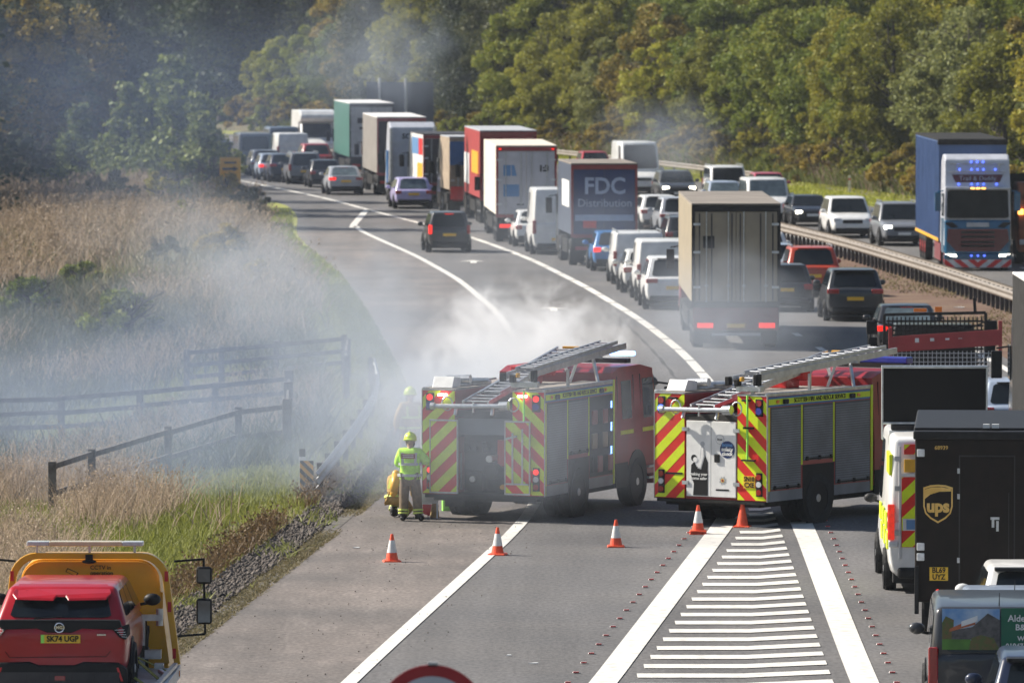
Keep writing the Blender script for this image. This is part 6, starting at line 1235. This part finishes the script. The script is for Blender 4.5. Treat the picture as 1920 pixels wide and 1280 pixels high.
t = person(746, 971, R(-20), 'crouching firefighter in tan kit with yellow cylinder, half behind the standing one', crouch, jacket='kit_tan', trousers='kit_tan', tape='tape_yellow')
P('air_cylinder', 'amber', t, lambda b: (b.cyl((0, -.22, .50), (0, -.10, .86), .08, n=14), b.ell((0, -.22, .50), (.08, .08, .08)), b.ell((0, -.10, .86), (.08, .08, .08))), smooth=True)

# things beside the standing firefighter
t = empty('folded_sign', G(806, 972), R(8), 'folded white and orange road works sign leaning behind the standing firefighter', 'sign')
P('panel', ['dirty_white', 'lamp_orange', 'signal_red'], t, lambda b: (b.slab([(-.16, 0, .28), (.16, -.02, .3), (.18, .12, .82), (-.12, .12, .82)], (0, .02, 0), 0), b.slab([(.03, .02, .5), (.14, .02, .5), (.15, .075, .7), (.04, .075, .7)], (0, -.012, 0), 1), b.slab([(-.14, 0, .1), (.0, 0, .05), (.04, .0, .28), (-.14, .0, .28)], (0, .02, 0), 2)))
P('legs', 'steel', t, lambda b: (b.bar((-.14, .0, 0), (-.1, .12, .8), .02, .02), b.bar((.14, .0, 0), (.16, .12, .8), .02, .02), b.bar((0, .3, 0), (0, .12, .8), .02, .02)))
t = empty('broom', G(815, 970), R(5), 'tan broom head standing upright against the fire engine corner', 'broom')
P('bristles', 'kit_tan', t, lambda b: b.frust((-.09, .09, -.03, .05, 0), (-.03, .05, -.02, .03, .42)), bevel=.02); P('handle', 'timber', t, lambda b: b.cyl((.01, .0, .4), (.06, .05, 1.2), .015, n=8))
t = empty('wheel_chock', G(838, 958), R(10), 'bright green wheel chock in front of the smoke-shrouded engine tyre', 'wheel chock')
P('wedge', 'lime', t, lambda b: b.slab([(-.08, 0, 0), (.14, 0, 0), (.14, 0, .05), (-.02, 0, .26), (-.08, 0, .26)], (0, .16, 0)), bevel=.01); P('handle', 'lime', t, lambda b: b.cyl((-.06, .08, .25), (.04, .08, .3), .012, n=8))
# litter on the road
def scrap(px, py, w_, h_, lab):
    o = MB().slab([(-w_, 0, .015), (w_ * .3, h_ * .4, .02), (w_, 0, .018), (w_ * .4, -h_, .015)], (0, 0, .012)).build('litter', 'cone_white'); o.location = G(px, py); o.rotation_euler = (0, 0, random.random()); tag(o, lab, 'litter')
scrap(953, 1230, .05, .05, 'small pale scrap lying above the round road sign'); scrap(1000, 1245, .1, .04, 'thin pale stick of litter right of the round road sign'); scrap(668, 1028, .07, .06, 'white scrap of litter on the hard shoulder left of the first cone'); scrap(1900, 600, .2, .2, 'white litter on the central soil strip'); scrap(1798, 577, .2, .2, 'pale litter on the soil near the barrier')

# ------------------------------------------------------------ smoke
def smoke(name, c, r, dens, sc, label, col=(.62, .70, .82), an=.25, det=4, seed=0., tilt=0, dist=.9, bias=.1, k=2.6, gain=2.0):
    """ragged puff: noise erodes the ellipsoid, so its edge never shows"""
    b = MB(); b.ell((0, 0, 0), (1, 1, 1), 24, 14); m = bpy.data.materials.new(name); m.use_nodes = True; n = m.node_tree.nodes; l = m.node_tree.links
    n.remove(n['Principled BSDF']); v = n.new('ShaderNodeVolumePrincipled'); l.new(v.outputs[0], n['Material Output'].inputs['Volume'])
    v.inputs['Color'].default_value = tuple(col) + (1,); v.inputs['Anisotropy'].default_value = an
    def mth(op, a, b_=None, c_=None):
        q = n.new('ShaderNodeMath'); q.operation = op
        for i, x in enumerate((a, b_, c_)):
            if x is None: continue
            if isinstance(x, (int, float)): q.inputs[i].default_value = x
            else: l.new(x, q.inputs[i])
        return q.outputs[0]
    tc = n.new('ShaderNodeTexCoord'); ln = n.new('ShaderNodeVectorMath'); ln.operation = 'LENGTH'; l.new(tc.outputs['Object'], ln.inputs[0])
    fr = mth('SUBTRACT', 1.0, ln.outputs['Value'])
    mp = n.new('ShaderNodeMapping'); mp.inputs['Scale'].default_value = tuple(x * sc for x in r); mp.inputs['Location'].default_value = (seed, seed * 1.7, seed * .3); l.new(tc.outputs['Object'], mp.inputs[0])
    nz = n.new('ShaderNodeTexNoise'); nz.inputs['Scale'].default_value = 1; nz.inputs['Detail'].default_value = det; nz.inputs['Roughness'].default_value = .58; nz.inputs['Distortion'].default_value = dist; l.new(mp.outputs[0], nz.inputs['Vector'])
    e = mth('MULTIPLY_ADD', mth('SUBTRACT', nz.outputs[0], .5), k, mth('SUBTRACT', mth('MULTIPLY', fr, gain), .5 - bias))
    e = mth('MINIMUM', mth('MAXIMUM', e, 0.), 1.)
    edge = mth('MINIMUM', mth('MAXIMUM', mth('MULTIPLY', fr, 3.5), 0.), 1.)
    l.new(mth('MULTIPLY', mth('MULTIPLY', e, edge), dens), v.inputs['Density'])
    o = b.build('smoke', m); o.location = c; o.scale = r; o.rotation_euler = (0, tilt, 0); tag(o, label, 'smoke', kind='stuff'); return o
def at(px, py, z): return ((px - 960) * z / FPX, z, CAM_H - py * z / FPX)
smoke('smoke_plume', at(985, 665, 163), (3.0, 6, 2.0), 1.6, .95, 'dense white smoke billowing up behind the smoke-shrouded fire engine', col=(.93, .94, .97), seed=1.3, bias=-.12, k=4.2, gain=1.5)
smoke('smoke_plume', at(890, 740, 158), (3.8, 7, 2.0), .26, .75, 'white smoke rolling low behind the left fire engine', col=(.8, .84, .9), seed=4.3, bias=-.1, k=4)
smoke('smoke', at(720, 790, 150), (4.0, 6, 2.8), .125, .6, 'smoke thickening around the hazy firefighter and the crash barrier', seed=12.3, bias=0, k=3.5)
smoke('smoke', at(690, 600, 180), (6.6, 12, 2.9), .062, .45, 'blue-grey smoke drifting up and left over the slip road', seed=8.1, tilt=R(16), bias=-.1, k=4.5)
smoke('smoke', at(430, 500, 215), (8, 20, 3.2), .030, .34, 'wispy smoke trailing over the dry grass bank', seed=15.1, tilt=R(20), bias=-.15, k=4.5)
smoke('smoke', at(250, 780, 168), (10, 24, 4.2), .034, .34, 'thin blue-grey smoke spread over the fences and field', col=(.48, .58, .77), seed=2.7, bias=.05, k=3.5)
smoke('smoke', at(400, 850, 152), (6.5, 9, 2.1), .045, .5, 'low thin smoke over the grass by the hazard board', col=(.55, .66, .82), seed=21.7, bias=0, k=4)
smoke('smoke', at(960, 810, 139), (4.2, 3.0, 2.2), .095, .5, 'thin smoke veiling the left fire engine', seed=3.7, col=(.6, .67, .78), bias=.2, k=2)
smoke('smoke', at(1330, 600, 190), (4.0, 14, 2.4), .05, .45, 'smoke drifting across the back of the beige lorry', seed=6.1, col=(.66, .73, .84), bias=-.05, k=4)
smoke('smoke', at(240, 190, 340), (18, 40, 8), .007, .13, 'faint bluish smoke hanging before the left wood', col=(.45, .58, .88), seed=5.2, bias=0, k=4)
smoke('smoke', at(1250, 260, 330), (4.4, 14, 2.8), .028, .38, 'wisp of smoke in front of the wooded bank', seed=7.7, bias=-.2, k=4.5)
smoke('smoke', at(1050, 440, 262), (7, 20, 3), .010, .24, 'thin smoke in front of the standing lorries', seed=9.9, bias=0, k=3)
smoke('smoke', at(690, 100, 380), (7, 18, 4.2), .022, .30, 'pale smoke patch high in front of the trees', col=(.66, .76, .92), seed=11.2, bias=-.2, k=5)
# thin summer haze
b = MB(); b.box(-330, 330, -30, 760, -6, 62); hm_ = bpy.data.materials.new('haze'); hm_.use_nodes = True; n = hm_.node_tree.nodes; n.remove(n['Principled BSDF'])
v = n.new('ShaderNodeVolumePrincipled'); hm_.node_tree.links.new(v.outputs[0], n['Material Output'].inputs['Volume']); v.inputs['Color'].default_value = (.72, .8, .92, 1); v.inputs['Density'].default_value = .00009; v.inputs['Anisotropy'].default_value = .2
tag(b.build('haze', hm_), 'thin summer haze filling the air over the road', 'haze', kind='stuff')
